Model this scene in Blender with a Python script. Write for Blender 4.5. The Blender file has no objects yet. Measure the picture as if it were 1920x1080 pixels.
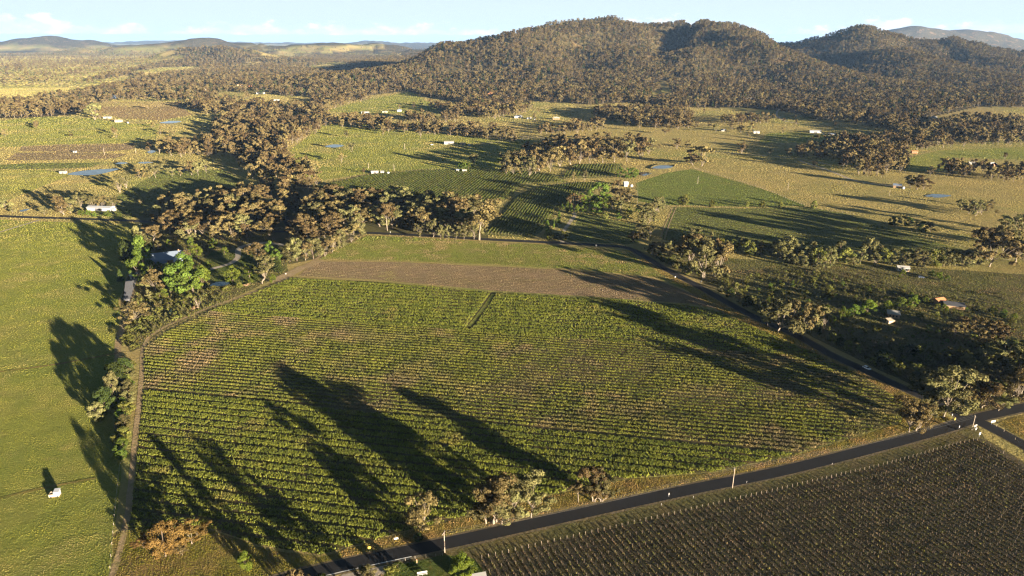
import bpy, bmesh, math, random
import numpy as np
from mathutils import Vector

# ------------------------------------------------------------------ camera, light, sky
SC = bpy.context.scene
COL = SC.collection
F = 1280.0                       # focal length in photo pixels (24 mm on 36 mm, 1920 wide)
PITCH = math.atan(460 / F)
CAM_H = 170.0
SIN, COS = math.sin(PITCH), math.cos(PITCH)
cam = bpy.data.cameras.new('camera')
cam.lens, cam.sensor_width = 24.0, 36.0
cam.clip_start, cam.clip_end = 1.0, 120000.0
cam_o = bpy.data.objects.new('camera', cam)
COL.objects.link(cam_o)
cam_o.location = (0, 0, CAM_H)
cam_o.rotation_euler = (math.pi / 2 - PITCH, 0, 0)
SC.camera = cam_o

SUN_EL = math.radians(6.3)
SUN_AZ = math.radians(136.2)     # clockwise from +Y
sun_dir = Vector((math.sin(SUN_AZ) * math.cos(SUN_EL), math.cos(SUN_AZ) * math.cos(SUN_EL), math.sin(SUN_EL)))
sun = bpy.data.lights.new('sun', 'SUN')
sun.energy = 5.0
sun.angle = math.radians(0.55)
sun.color = (1.0, 0.84, 0.62)
sun_o = bpy.data.objects.new('sun', sun)
COL.objects.link(sun_o)
sun_o.rotation_euler = (-sun_dir).to_track_quat('-Z', 'Y').to_euler()

W = bpy.data.worlds.new('World')
SC.world = W
W.use_nodes = True
nt = W.node_tree
nt.nodes.clear()
N = lambda t: nt.nodes.new(t)
def mathn(tree, op, a, b=None, clamp=False):
    n = tree.nodes.new('ShaderNodeMath'); n.operation = op; n.use_clamp = clamp
    for i, v in enumerate((a, b)):
        if v is None: continue
        if isinstance(v, (int, float)): n.inputs[i].default_value = v
        else: tree.links.new(v, n.inputs[i])
    return n.outputs[0]
def mixc(tree, fac, a, b, blend='MIX'):
    n = tree.nodes.new('ShaderNodeMix'); n.data_type = 'RGBA'; n.blend_type = blend
    for s, v in ((n.inputs[0], fac), (n.inputs[6], a), (n.inputs[7], b)):
        if isinstance(v, (int, float)): s.default_value = v
        elif isinstance(v, (tuple, list)): s.default_value = (*v[:3], 1)
        else: tree.links.new(v, s)
    return n.outputs[2]
def ramp(tree, src, lo, hi):
    n = tree.nodes.new('ShaderNodeMapRange'); n.interpolation_type = 'SMOOTHSTEP'
    tree.links.new(src, n.inputs[0]); n.inputs[1].default_value = lo; n.inputs[2].default_value = hi
    return n.outputs[0]
sky = N('ShaderNodeTexSky'); sky.sky_type = 'NISHITA'; sky.sun_disc = False
sky.sun_elevation = SUN_EL; sky.sun_rotation = SUN_AZ
sky.altitude = 500; sky.air_density = 1.0; sky.dust_density = 0.6; sky.ozone_density = 1.6
co = N('ShaderNodeTexCoord')
sep = N('ShaderNodeSeparateXYZ'); nt.links.new(co.outputs['Generated'], sep.inputs[0])
# cumulus low over the horizon, all round the compass; the banks are broken up by noise
az = mathn(nt, 'ARCTAN2', sep.outputs[0], sep.outputs[1])
el = sep.outputs[2]
cv = N('ShaderNodeCombineXYZ')
nt.links.new(mathn(nt, 'MULTIPLY', az, 26.0), cv.inputs[0])
nt.links.new(mathn(nt, 'MULTIPLY', el, 60.0), cv.inputs[1])
n1 = N('ShaderNodeTexNoise'); n1.inputs['Scale'].default_value = 1.0; n1.inputs['Detail'].default_value = 9; n1.inputs['Roughness'].default_value = 0.62
nt.links.new(cv.outputs[0], n1.inputs[0])
cb = N('ShaderNodeCombineXYZ'); nt.links.new(mathn(nt, 'ADD', mathn(nt, 'MULTIPLY', az, 3.1), 0.35), cb.inputs[0])
nb = N('ShaderNodeTexNoise'); nb.inputs['Scale'].default_value = 1.6; nb.inputs['Detail'].default_value = 2
nt.links.new(cb.outputs[0], nb.inputs[0])
top = mathn(nt, 'ADD', 0.018, mathn(nt, 'MULTIPLY', ramp(nt, nb.outputs[0], 0.30, 0.70), 0.028))
band = mathn(nt, 'MULTIPLY', ramp(nt, el, 0.0085, 0.0115), mathn(nt, 'SUBTRACT', 1.0, mathn(nt, 'DIVIDE', el, top), clamp=True))
cl = ramp(nt, mathn(nt, 'ADD', n1.outputs[0], mathn(nt, 'MULTIPLY', band, 0.60)), 0.66, 0.80)
cl = mathn(nt, 'MULTIPLY', cl, ramp(nt, band, 0.0, 0.12))
tint = mixc(nt, 1.0, sky.outputs[0], (.30, .30, .30), 'MULTIPLY')
pale = mixc(nt, mathn(nt, 'SUBTRACT', 1.0, ramp(nt, el, 0.02, 0.30)), tint, (2.75, 3.32, 3.75))
sh = ramp(nt, n1.outputs[0], 0.45, 0.8)
cloudc = mixc(nt, sh, (3.2, 3.45, 3.8), (5.4, 5.1, 4.8))
skyc = mixc(nt, mathn(nt, 'MULTIPLY', cl, 0.95), pale, cloudc)
bg = N('ShaderNodeBackground'); bg.inputs[1].default_value = 0.05
nt.links.new(skyc, bg.inputs[0])
wo = N('ShaderNodeOutputWorld'); nt.links.new(bg.outputs[0], wo.inputs[0])

SC.view_settings.view_transform = 'Standard'
SC.view_settings.look = 'None'
SC.view_settings.exposure = 2.52
SC.view_settings.gamma = 1.0
SC.render.engine = 'CYCLES'
SC.cycles.use_denoising = True
SC.cycles.denoising_prefilter = 'NONE'
SC.cycles.denoising_input_passes = 'RGB_ALBEDO_NORMAL'
SC.cycles.filter_width = 1.3
SC.cycles.max_bounces = 5
SC.cycles.diffuse_bounces = 2
SC.cycles.transmission_bounces = 2
SC.cycles.volume_bounces = 0
SC.cycles.transparent_max_bounces = 4

RNG = np.random.default_rng(11)
random.seed(11)

# ------------------------------------------------------------------ terrain and pixel geometry
def ray(x, y):
    """slopes (dX/dD, dZ/dD) of the line of sight through photo pixel x, y"""
    u, v = (np.asarray(x, float) - 960) / F, (np.asarray(y, float) - 540) / F
    c = COS - v * SIN
    return u / c, -(SIN + v * COS) / c
def pixel_of(X, Y, Z):
    dz = Z - CAM_H
    zc = Y * COS - dz * SIN
    return 960 + F * X / zc, 540 + F * (-(dz * COS + Y * SIN)) / zc
def at_dist(x, y, D):
    a, b = ray(x, y)
    return float(a * D), float(D), float(CAM_H + b * D)

def vnoise(x, y, seed=0):
    xi, yi = np.floor(x).astype(np.int64), np.floor(y).astype(np.int64)
    fx, fy = x - xi, y - yi
    fx, fy = fx * fx * (3 - 2 * fx), fy * fy * (3 - 2 * fy)
    def hsh(i, j):
        h = (i * 374761393 + j * 668265263 + seed * 982451653) & 0x7fffffff
        h = ((h ^ (h >> 13)) * 1274126177) & 0x7fffffff
        return ((h ^ (h >> 16)) & 0xffff) / 65535.0
    return (hsh(xi, yi) * (1 - fx) + hsh(xi + 1, yi) * fx) * (1 - fy) + (hsh(xi, yi + 1) * (1 - fx) + hsh(xi + 1, yi + 1) * fx) * fy
def fbm(x, y, o=3, seed=0):
    s, a, t = 0, 1, 0
    for k in range(o):
        s = s + a * vnoise(x * 2 ** k, y * 2 ** k, seed + k); t += a; a *= .5
    return s / t

# ridge lines: (photo x, photo y of the crest, distance in m), half width
RIDGES = [
    ([(560, 172, 2600), (640, 158, 2700), (720, 140, 2850), (800, 118, 3000), (860, 98, 3150), (910, 78, 3250), (960, 63, 3350), (1010, 62, 3420), (1045, 58, 3500)], 430),
    ([(1030, 66, 3500), (1060, 48, 3650), (1092, 33, 3750), (1140, 37, 3850), (1200, 41, 3900), (1290, 43, 3950), (1350, 52, 3900)], 520),
    ([(1325, 58, 3700), (1372, 54, 3400), (1410, 70, 3180), (1450, 92, 3000), (1500, 122, 2820), (1560, 150, 2650), (1620, 174, 2480)], 300),
    ([(1010, 76, 3350), (1000, 104, 3000), (990, 128, 2720), (980, 158, 2450)], 330),
    ([(1180, 60, 3600), (1170, 96, 3100), (1160, 130, 2750), (1150, 160, 2450)], 300),
    ([(1330, 62, 3500), (1310, 100, 3050), (1290, 135, 2700), (1280, 165, 2400)], 240),
    ([(1450, 74, 4300), (1490, 73, 4200), (1540, 65, 4100), (1602, 60, 4000), (1650, 73, 4000), (1700, 82, 4000), (1770, 86, 4050), (1850, 86, 4100), (1960, 86, 4200), (2150, 90, 4300)], 430),
    ([(1610, 74, 3950), (1660, 96, 3500), (1710, 112, 3150), (1770, 140, 2850), (1830, 165, 2600)], 300),
    ([(1790, 82, 4000), (1850, 112, 3500), (1910, 142, 3100), (1990, 165, 2800)], 320),
    ([(1640, 74, 11500), (1665, 60, 11500), (1690, 52, 11500), (1715, 48, 11500), (1745, 53, 11500), (1775, 57, 11600), (1810, 55, 11700), (1850, 60, 11800), (1885, 70, 11800), (1920, 84, 11800)], 800),
    ([(-200, 82, 11500), (0, 78, 11500), (60, 72, 11500), (108, 68, 11500), (150, 75, 11600), (230, 85, 11800)], 900),
    ([(170, 90, 9000), (250, 83, 9000), (330, 77, 9000), (372, 72, 9000), (410, 78, 9000), (480, 84, 9300), (560, 90, 9600)], 700),
    ([(300, 108, 5600), (350, 92, 5600), (390, 83, 5500), (430, 88, 5400), (500, 104, 5300), (560, 118, 5200)], 420),
    ([(470, 92, 8000), (540, 85, 8200), (620, 82, 8400), (700, 85, 8500), (760, 92, 8500)], 800),
    ([(640, 82, 19000), (700, 77, 19000), (745, 82, 19000)], 1300),
    ([(740, 84, 21000), (780, 79, 21000), (830, 85, 21000), (870, 88, 21000)], 1300),
    ([(180, 80, 24000), (300, 76, 24000), (560, 80, 24000), (900, 82, 24000)], 1800),
]
RID = []
for pts, w in RIDGES:
    P_ = np.array([at_dist(*p) for p in pts]); c_ = P_[:, :2].mean(0)
    RID.append((P_, w, c_[0], c_[1], np.hypot(P_[:, 0] - c_[0], P_[:, 1] - c_[1]).max() + 3.0 * w))
def T(x, y):
    """terrain height"""
    x, y = np.asarray(x, float), np.asarray(y, float)
    r = np.hypot(x, y)
    s = np.clip((r - 1150) / 1700, 0, 1); s = s * s * (3 - 2 * s)
    base = s * (16 * fbm(x / 900 + 7, y / 900, 2, 3) + 6)
    s2 = np.clip((r - 3000) / 5000, 0, 1)
    base = base + s2 * 30 * fbm(x / 2200, y / 2200 + 3, 2, 9)
    acc = np.zeros_like(base)
    far = r > 1500
    if far.any():
        X, Y = x[far], y[far]
        a = np.zeros_like(X)
        n2_ = fbm(X / 420 + 3.3, Y / 620 + 1.7, 2, 29)
        gul = 1 + 0.50 * (fbm(X / 330, Y / 330, 3, 5) - .5) * 2 - .34 * np.exp(-((n2_ - .5) / .055) ** 2)
        for P, w, cx, cy, rad in RID:
            best = np.zeros_like(X)
            m = np.hypot(X - cx, Y - cy) < rad
            if not m.any(): continue
            xs, ys, b = X[m], Y[m], np.zeros(m.sum())
            for p, q in zip(P[:-1], P[1:]):
                d = q[:2] - p[:2]; L2 = d @ d
                t = np.clip(((xs - p[0]) * d[0] + (ys - p[1]) * d[1]) / L2, 0, 1)
                dd = ((xs - p[0] - t * d[0]) ** 2 + (ys - p[1] - t * d[1]) ** 2) / (w * w)
                b = np.maximum(b, (p[2] + t * (q[2] - p[2])) * np.exp(-dd * 1.15))
            best[m] = np.maximum(b, 0)
            a = a + (best * (gul ** (1 - np.clip(best / 400, 0, .9)))) ** 5
        acc[far] = a ** .2
    return np.maximum(base, 0) * (1 - np.clip(acc / 60, 0, 1)) + acc
_DS = np.concatenate([np.linspace(60, 1200, 80), 1200 * 1.012 ** np.arange(1, 290)])
def U(x, y):
    """point of the terrain seen at photo pixel x, y"""
    a, b = ray(x, y)
    D0 = CAM_H / -b if b < 0 else 1e9
    if D0 < 1100: return Vector((float(a * D0), float(D0), 0.0))
    z = CAM_H + b * _DS
    k = np.nonzero(z < T(a * _DS, _DS))[0]
    if len(k) == 0: return Vector((float(a * 30000), 30000.0, 0.0))
    k = max(k[0], 1)
    ds = np.linspace(_DS[k - 1], _DS[k], 33)
    tz = T(a * ds, ds)
    g_ = CAM_H + b * ds - tz
    j = np.nonzero(g_ <= 0)[0]; j = max(j[0], 1) if len(j) else 32
    f_ = g_[j - 1] / max(g_[j - 1] - g_[j], 1e-9)
    hi = ds[j - 1] + f_ * (ds[j] - ds[j - 1])
    return Vector((float(a * hi), float(hi), float(tz[j - 1] + f_ * (tz[j] - tz[j - 1]))))
def height_at(p, x, ytop):
    a, b = ray(x, ytop)
    return CAM_H + b * p.y - p.z
def inside(px, py, poly):
    px, py = np.asarray(px), np.asarray(py)
    r = np.zeros(px.shape, bool)
    n = len(poly)
    for i in range(n):
        x1, y1 = poly[i][:2]; x2, y2 = poly[(i + 1) % n][:2]
        if y1 == y2: continue
        c = ((y1 > py) != (y2 > py)) & (px < (x2 - x1) * (py - y1) / (y2 - y1) + x1)
        r ^= c
    return r

# ------------------------------------------------------------------ materials
def base_mat(name):
    m = bpy.data.materials.new(name); m.use_nodes = True
    t = m.node_tree; t.nodes.clear()
    return m, t
def finish(t, shader):
    o = t.nodes.new('ShaderNodeOutputMaterial'); t.links.new(shader, o.inputs[0])
def pos(t, scale, stretch=None, rot=0):
    g = t.nodes.new('ShaderNodeNewGeometry')
    mp = t.nodes.new('ShaderNodeMapping')
    t.links.new(g.outputs['Position'], mp.inputs[0])
    mp.inputs['Rotation'].default_value = (0, 0, rot)
    s = stretch or (1, 1, 1)
    mp.inputs['Scale'].default_value = tuple(scale * k for k in s)
    return mp.outputs[0]
def noise(t, scale, detail=3, rough=.55, stretch=None, rot=0):
    n = t.nodes.new('ShaderNodeTexNoise'); n.inputs['Scale'].default_value = 1
    n.inputs['Detail'].default_value = detail; n.inputs['Roughness'].default_value = rough
    t.links.new(pos(t, scale, stretch, rot), n.inputs[0])
    return n.outputs[0]
def principled(t, col, rough=.95, spec=.1, normal=None, metal=0):
    b = t.nodes.new('ShaderNodeBsdfPrincipled')
    if isinstance(col, (tuple, list)): b.inputs['Base Color'].default_value = (*col[:3], 1)
    else: t.links.new(col, b.inputs['Base Color'])
    b.inputs['Roughness'].default_value = rough
    b.inputs['Specular IOR Level'].default_value = spec
    b.inputs['Metallic'].default_value = metal
    if normal is not None: t.links.new(normal, b.inputs['Normal'])
    return b.outputs[0]
def bump(t, h, dist, strength=1.0):
    b = t.nodes.new('ShaderNodeBump'); b.inputs['Distance'].default_value = dist; b.inputs['Strength'].default_value = strength
    t.links.new(h, b.inputs['Height'])
    return b.outputs[0]
def ground_mat(name, c1, c2, c3, big=70, mid=9, fine=1.1, bd=.5, rot=0, stretch=(1, 1, 1), c3lo=.5, rows=None):
    """turf or soil: c1/c2 in large patches, c3 breaking through, uneven surface"""
    m, t = base_mat(name)
    a = ramp(t, noise(t, 1 / big, 4, .6, stretch, rot), .36, .64)
    b = ramp(t, noise(t, 1 / mid, 4, .65, stretch, rot), c3lo, c3lo + .2)
    f = noise(t, 1 / fine, 4, .7)
    col = mixc(t, a, c1, c2)
    col = mixc(t, mathn(t, 'MULTIPLY', b, .75), col, c3)
    col = mixc(t, 1.0, col, mixc(t, f, (.55, .55, .55), (1.45, 1.45, 1.45)), 'MULTIPLY')
    h = mathn(t, 'ADD', f, mathn(t, 'MULTIPLY', noise(t, 1 / mid * 1.7, 3, .6, stretch, rot), 1.6))
    if rows:
        wv = t.nodes.new('ShaderNodeTexWave'); wv.wave_type = 'BANDS'; wv.bands_direction = 'Y'
        wv.inputs['Scale'].default_value = 1; wv.inputs['Distortion'].default_value = .6; wv.inputs['Detail'].default_value = 2
        t.links.new(pos(t, 2 * math.pi / rows[0] / 20 * 3.18, None, rows[1]), wv.inputs[0])
        col = mixc(t, mathn(t, 'MULTIPLY', wv.outputs[1], rows[2]), col, rows[3])
        h = mathn(t, 'ADD', h, mathn(t, 'MULTIPLY', wv.outputs[1], .5))
    finish(t, principled(t, col, .95, .08, bump(t, h, bd)))
    return m
def leaf_mat(name, dark, light, trans=.25, objvar=.35):
    m, t = base_mat(name)
    at = t.nodes.new('ShaderNodeAttribute'); at.attribute_name = 'rnd'
    oi = t.nodes.new('ShaderNodeObjectInfo')
    col = mixc(t, at.outputs['Fac'], dark, light)
    v = mathn(t, 'ADD', 1 - objvar, mathn(t, 'MULTIPLY', oi.outputs['Random'], 2 * objvar))
    hs = t.nodes.new('ShaderNodeHueSaturation')
    t.links.new(mathn(t, 'ADD', .485, mathn(t, 'MULTIPLY', oi.outputs['Random'], .03)), hs.inputs['Hue'])
    t.links.new(v, hs.inputs['Value']); t.links.new(col, hs.inputs['Color'])
    d = t.nodes.new('ShaderNodeBsdfDiffuse'); t.links.new(hs.outputs[0], d.inputs[0])
    tr = t.nodes.new('ShaderNodeBsdfTranslucent'); t.links.new(hs.outputs[0], tr.inputs[0])
    mx = t.nodes.new('ShaderNodeMixShader'); mx.inputs[0].default_value = trans
    t.links.new(d.outputs[0], mx.inputs[1]); t.links.new(tr.outputs[0], mx.inputs[2])
    finish(t, mx.outputs[0])
    return m
def grass_mat(name, dark, light, dry, big=25, trans=.3, lo=.45, dry_amt=1.0):
    """blades: colour by tuft and by patches of ripening"""
    m, t = base_mat(name)
    at = t.nodes.new('ShaderNodeAttribute'); at.attribute_name = 'rnd'
    col = mixc(t, at.outputs['Fac'], dark, light)
    p = ramp(t, noise(t, 1 / big, 4, .65), lo, lo + .18)
    p2 = ramp(t, noise(t, 1 / (big * 3.4), 3, .6), .38, .62)
    p = mathn(t, 'MULTIPLY', p, mathn(t, 'ADD', .35, p2))
    dm = mixc(t, ramp(t, noise(t, 1 / (big * .35), 3, .6), .35, .65), (.72, .76, .8), (1.18, 1.14, 1.05))
    col = mixc(t, mathn(t, 'MULTIPLY', p, dry_amt, True), col, dry)
    col = mixc(t, 1.0, col, dm, 'MULTIPLY')
    d = t.nodes.new('ShaderNodeBsdfDiffuse'); t.links.new(col, d.inputs[0])
    tr = t.nodes.new('ShaderNodeBsdfTranslucent'); t.links.new(col, tr.inputs[0])
    mx = t.nodes.new('ShaderNodeMixShader'); mx.inputs[0].default_value = trans
    t.links.new(d.outputs[0], mx.inputs[1]); t.links.new(tr.outputs[0], mx.inputs[2])
    finish(t, mx.outputs[0])
    return m
def plain_mat(name, col, rough=.7, var=.25, scale=1.5, spec=.3, metal=0, bd=None):
    m, t = base_mat(name)
    n = noise(t, scale, 4, .6)
    c = mixc(t, n, tuple(k * (1 - var) for k in col), tuple(min(1, k * (1 + var)) for k in col))
    finish(t, principled(t, c, rough, spec, bump(t, n, bd) if bd else None, metal))
    return m
def asphalt_mat(name, col):
    m, t = base_mat(name)
    n = noise(t, .12, 5, .65); f = noise(t, 3.0, 3, .7)
    c = mixc(t, n, tuple(k * .7 for k in col), tuple(k * 1.4 for k in col))
    c = mixc(t, mathn(t, 'MULTIPLY', f, .5), c, tuple(k * 1.5 for k in col))
    finish(t, principled(t, c, .8, .3, bump(t, f, .03)))
    return m
def water_mat(name, col, tint):
    m, t = base_mat(name)
    n = noise(t, .6, 3, .6)
    sh_ = principled(t, col, .05, .8, bump(t, n, .03, .25))
    sh_.node.inputs['IOR'].default_value = 2.1
    finish(t, sh_)
    return m

M = {}
# turf and soil
M['dry'] = ground_mat('dry_pasture', (.30, .25, .09), (.36, .28, .11), (.22, .21, .06), 120, 14, 1.6, 1.0)
M['lush'] = ground_mat('green_pasture', (.175, .205, .042), (.21, .215, .05), (.27, .225, .08), 60, 16, 1.3, .8, c3lo=.55)
M['tan'] = ground_mat('tan_stubble', (.29, .195, .10), (.25, .18, .08), (.20, .17, .06), 90, 14, 1.5, .7)
M['crop_soil'] = ground_mat('crop_soil', (.085, .075, .03), (.12, .088, .045), (.07, .085, .02), 40, 6, .8, .35)
M['bare'] = ground_mat('bare_strip_soil', (.235, .165, .10), (.20, .145, .08), (.17, .15, .055), 50, 8, .9, .5, rot=math.radians(11), stretch=(.25, 1.6, 1), c3lo=.52)
M['ripe'] = ground_mat('ripening_grass', (.23, .215, .06), (.19, .21, .05), (.29, .22, .095), 40, 8, 1.0, .6, rot=math.radians(11), stretch=(.4, 1.3, 1))
M['vine_soil'] = ground_mat('vineyard_soil', (.085, .072, .042), (.105, .083, .050), (.075, .075, .030), 30, 4, .6, .3, rot=math.radians(67), stretch=(.15, 1.2, 1))
M['verge'] = ground_mat('verge_grass', (.23, .155, .065), (.19, .17, .04), (.14, .15, .03), 22, 5, .8, .4)
M['verge_dull'] = ground_mat('headland_grass', (.135, .105, .05), (.115, .105, .042), (.09, .09, .03), 18, 4, .7, .35)
M['scrub'] = ground_mat('scrub_ground', (.11, .105, .04), (.13, .105, .05), (.075, .09, .025), 40, 7, 1.0, .7)
M['crop_green'] = ground_mat('bright_crop', (.125, .150, .036), (.14, .15, .042), (.11, .12, .036), 35, 6, 1.0, .8)
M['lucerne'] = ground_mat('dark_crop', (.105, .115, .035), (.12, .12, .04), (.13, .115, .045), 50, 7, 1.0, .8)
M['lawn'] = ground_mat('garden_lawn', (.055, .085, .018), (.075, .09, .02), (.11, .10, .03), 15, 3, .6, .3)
M['dirt'] = ground_mat('dirt_track', (.36, .27, .16), (.31, .23, .13), (.22, .20, .07), 14, 3, .5, .5)
M['shoulder'] = ground_mat('road_shoulder', (.16, .125, .08), (.12, .10, .06), (.09, .085, .04), 8, 2, .4, .2)
M['gravel'] = ground_mat('pale_gravel', (.46, .40, .32), (.40, .34, .27), (.33, .28, .2), 14, 3, .4, .05)
M['asphalt'] = asphalt_mat('asphalt', (.017, .016, .0165))
M['line'] = plain_mat('road_paint', (.72, .72, .70), .6)
M['water'] = water_mat('dam_water', (.03, .04, .048), 0)
# plants
M['gum'] = leaf_mat('gum_leaves', (.052, .044, .018), (.192, .144, .064), .1)
M['gum_olive'] = leaf_mat('olive_gum_leaves', (.052, .054, .020), (.185, .168, .072), .1)
M['gum_rust'] = leaf_mat('rusty_leaves', (.060, .036, .014), (.175, .100, .036), .1, .15)
M['gum_hill'] = leaf_mat('hill_gum_leaves', (.036, .032, .015), (.182, .132, .060), .08, .45)
M['green'] = leaf_mat('green_leaves', (.045, .072, .013), (.125, .162, .030), .25, .3)
M['lime'] = leaf_mat('spring_leaves', (.060, .088, .013), (.150, .182, .028), .28, .2)
M['dark'] = leaf_mat('dark_needles', (.020, .030, .010), (.055, .070, .020), .12, .25)
M['shrub'] = leaf_mat('shrub_leaves', (.040, .050, .012), (.185, .180, .045), .12, .4)
M['vine'] = leaf_mat('vine_leaves', (.05, .07, .016), (.15, .165, .038), .25, .1)
M['bark'] = plain_mat('pale_bark', (.22, .18, .14), .85, .35, .8)
M['bark_dark'] = plain_mat('dark_bark', (.12, .09, .065), .9, .35, .8)
M['tuft_lush'] = grass_mat('pasture_blades', (.260, .268, .052), (.310, .305, .070), (.39, .325, .13), 30, .35, .46)
M['tuft_crop'] = grass_mat('crop_leaves', (.170, .200, .036), (.275, .295, .062), (.33, .27, .10), 22, .35, .53, .55)
M['tuft_low'] = grass_mat('low_crop_leaves', (.170, .190, .036), (.285, .290, .068), (.32, .245, .135), 34, .35, .45, .8)
M['tuft_ripe'] = grass_mat('ripe_blades', (.110, .150, .028), (.265, .270, .066), (.37, .275, .14), 14, .3, .45)
M['tuft_verge'] = grass_mat('verge_blades', (.22, .20, .030), (.38, .285, .080), (.43, .28, .125), 10, .3, .42)
M['tuft_scrub'] = grass_mat('scrub_blades', (.105, .125, .028), (.215, .195, .066), (.27, .195, .10), 14, .25, .48)
M['vine_wood'] = plain_mat('vine_wood', (.10, .066, .042), .9, .4, 2)
M['post'] = plain_mat('vine_post_timber', (.24, .195, .15), .8, .25, 3)
M['pole'] = plain_mat('pole_timber', (.36, .30, .24), .85, .25, 2)
M['wire'] = plain_mat('wire', (.20, .20, .20), .4, .1, 1, .5, .6)
# buildings and made things
M['white'] = plain_mat('white_paint', (.38, .37, .355), .6, .08, .5)
M['cream'] = plain_mat('cream_render', (.42, .35, .26), .8, .1, .5)
M['brick'] = plain_mat('red_brick', (.36, .17, .10), .85, .2, 1.5)
M['stone'] = plain_mat('sandstone', (.46, .33, .20), .85, .15, .8)
M['zinc'] = plain_mat('zinc_roof', (.40, .42, .46), .45, .12, .4, .4, .2)
M['blue_roof'] = plain_mat('blue_grey_roof', (.20, .25, .34), .5, .15, .4, .4, .1)
M['slate'] = plain_mat('dark_roof', (.10, .10, .11), .6, .2, .5)
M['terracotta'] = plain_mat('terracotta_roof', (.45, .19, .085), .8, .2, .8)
M['glass'] = plain_mat('window_glass', (.03, .035, .045), .1, .1, 1, .6)
M['timber'] = plain_mat('old_timber', (.32, .21, .12), .85, .25, 1.5)
M['tyre'] = plain_mat('tyre_rubber', (.02, .02, .02), .8)
M['car_white'] = plain_mat('car_white', (.80, .81, .83), .3, .04, .4, .5)
M['car_blue'] = plain_mat('car_blue', (.05, .07, .12), .3, .1, .4, .5)
M['sign_red'] = plain_mat('sign_red', (.55, .12, .09), .5)
M['yellow'] = plain_mat('yellow_paint', (.70, .50, .08), .5)
M['rock'] = plain_mat('rock', (.42, .36, .29), .9, .3, 1.2, .2, 0, .3)

# ------------------------------------------------------------------ mesh helpers
def mesh_from(name, V, Fq, mats, rnd=None, fmat=None, smooth=False):
    """fast mesh from numpy arrays; Fq is (n,3) or (n,4) or a list of such"""
    me = bpy.data.meshes.new(name)
    V = np.asarray(V, np.float32)
    Fs = Fq if isinstance(Fq, list) else [Fq]
    Fs = [np.asarray(f, np.int32) for f in Fs if len(f)]
    me.vertices.add(len(V)); me.vertices.foreach_set('co', V.ravel())
    idx = np.concatenate([f.ravel() for f in Fs]); tot = np.concatenate([np.full(len(f), f.shape[1], np.int32) for f in Fs])
    me.loops.add(len(idx)); me.loops.foreach_set('vertex_index', idx)
    me.polygons.add(len(tot)); me.polygons.foreach_set('loop_start', np.concatenate([[0], np.cumsum(tot)[:-1]]).astype(np.int32))
    me.polygons.foreach_set('loop_total', tot)
    if rnd is not None:
        me.attributes.new('rnd', 'FLOAT', 'POINT').data.foreach_set('value', np.asarray(rnd, np.float32))
    for m in (mats if isinstance(mats, (list, tuple)) else [mats]): me.materials.append(m)
    if fmat is not None: me.polygons.foreach_set('material_index', np.asarray(fmat, np.int32))
    if smooth: me.polygons.foreach_set('use_smooth', np.ones(len(tot), bool))
    me.update(calc_edges=True)
    return me
def link(name, me, parent=None, loc=None, rz=0, scale=None):
    o = bpy.data.objects.new(name, me); COL.objects.link(o)
    if parent is not None: o.parent = parent
    if loc is not None: o.location = loc
    if rz: o.rotation_euler = (0, 0, rz)
    if scale is not None: o.scale = scale
    return o
def tag(o, label=None, cat=None, group=None, kind=None):
    if label: o['label'] = label
    if cat: o['category'] = cat
    if group: o['group'] = group
    if kind: o['kind'] = kind
    return o
def empty(name, loc, rz=0, scale=None):
    o = link(name, None, None, loc, rz, scale); o.empty_display_size = .5
    return o
class MB:
    """collects simple solids into one mesh"""
    def __init__(s): s.v, s.f = [], []
    def add(s, v, f):
        k = len(s.v); s.v += [tuple(p) for p in v]; s.f += [tuple(i + k for i in q) for q in f]; return s
    def box(s, c, d, rz=0):
        cs, sn = math.cos(rz), math.sin(rz)
        v = []
        for z in (-.5, .5):
            for x, y in ((-.5, -.5), (.5, -.5), (.5, .5), (-.5, .5)):
                X, Y = x * d[0], y * d[1]
                v.append((c[0] + X * cs - Y * sn, c[1] + X * sn + Y * cs, c[2] + z * d[2]))
        return s.add(v, [(3, 2, 1, 0), (4, 5, 6, 7), (0, 1, 5, 4), (1, 2, 6, 5), (2, 3, 7, 6), (3, 0, 4, 7)])
    def tube(s, pts, rad, n=6):
        v, f = [], []
        for i, p in enumerate(pts):
            p = Vector(p)
            d = Vector(pts[min(i + 1, len(pts) - 1)]) - Vector(pts[max(i - 1, 0)])
            q = d.to_track_quat('Z', 'Y') if d.length > 0 else Vector((0, 0, 1)).to_track_quat('Z', 'Y')
            for k in range(n):
                a = 2 * math.pi * k / n
                v.append(p + q @ Vector((math.cos(a) * rad[i], math.sin(a) * rad[i], 0)))
        for i in range(len(pts) - 1):
            for k in range(n):
                a, b = i * n + k, i * n + (k + 1) % n
                f.append((a, b, b + n, a + n))
        f.append(tuple(range(n))[::-1]); f.append(tuple(range((len(pts) - 1) * n, len(pts) * n)))
        return s.add(v, f)
    def prism(s, prof, y0, y1):
        """profile in x,z extruded along y"""
        n = len(prof)
        v = [(x, y0, z) for x, z in prof] + [(x, y1, z) for x, z in prof]
        f = [tuple(range(n)), tuple(range(2 * n - 1, n - 1, -1))]
        f += [((i + 1) % n, i, i + n, (i + 1) % n + n) for i in range(n)]
        return s.add(v, f)
    def build(s, name, mat, parent=None, loc=None, rz=0, bevel=0):
        me = bpy.data.meshes.new(name); me.from_pydata(s.v, [], s.f); me.materials.append(mat)
        if bevel:
            bm = bmesh.new(); bm.from_mesh(me)
            bmesh.ops.recalc_face_normals(bm, faces=bm.faces)
            bmesh.ops.bevel(bm, geom=bm.edges[:], offset=bevel, segments=2, affect='EDGES')
            bm.to_mesh(me); bm.free()
        me.update()
        return link(name, me, parent, loc, rz)

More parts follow.
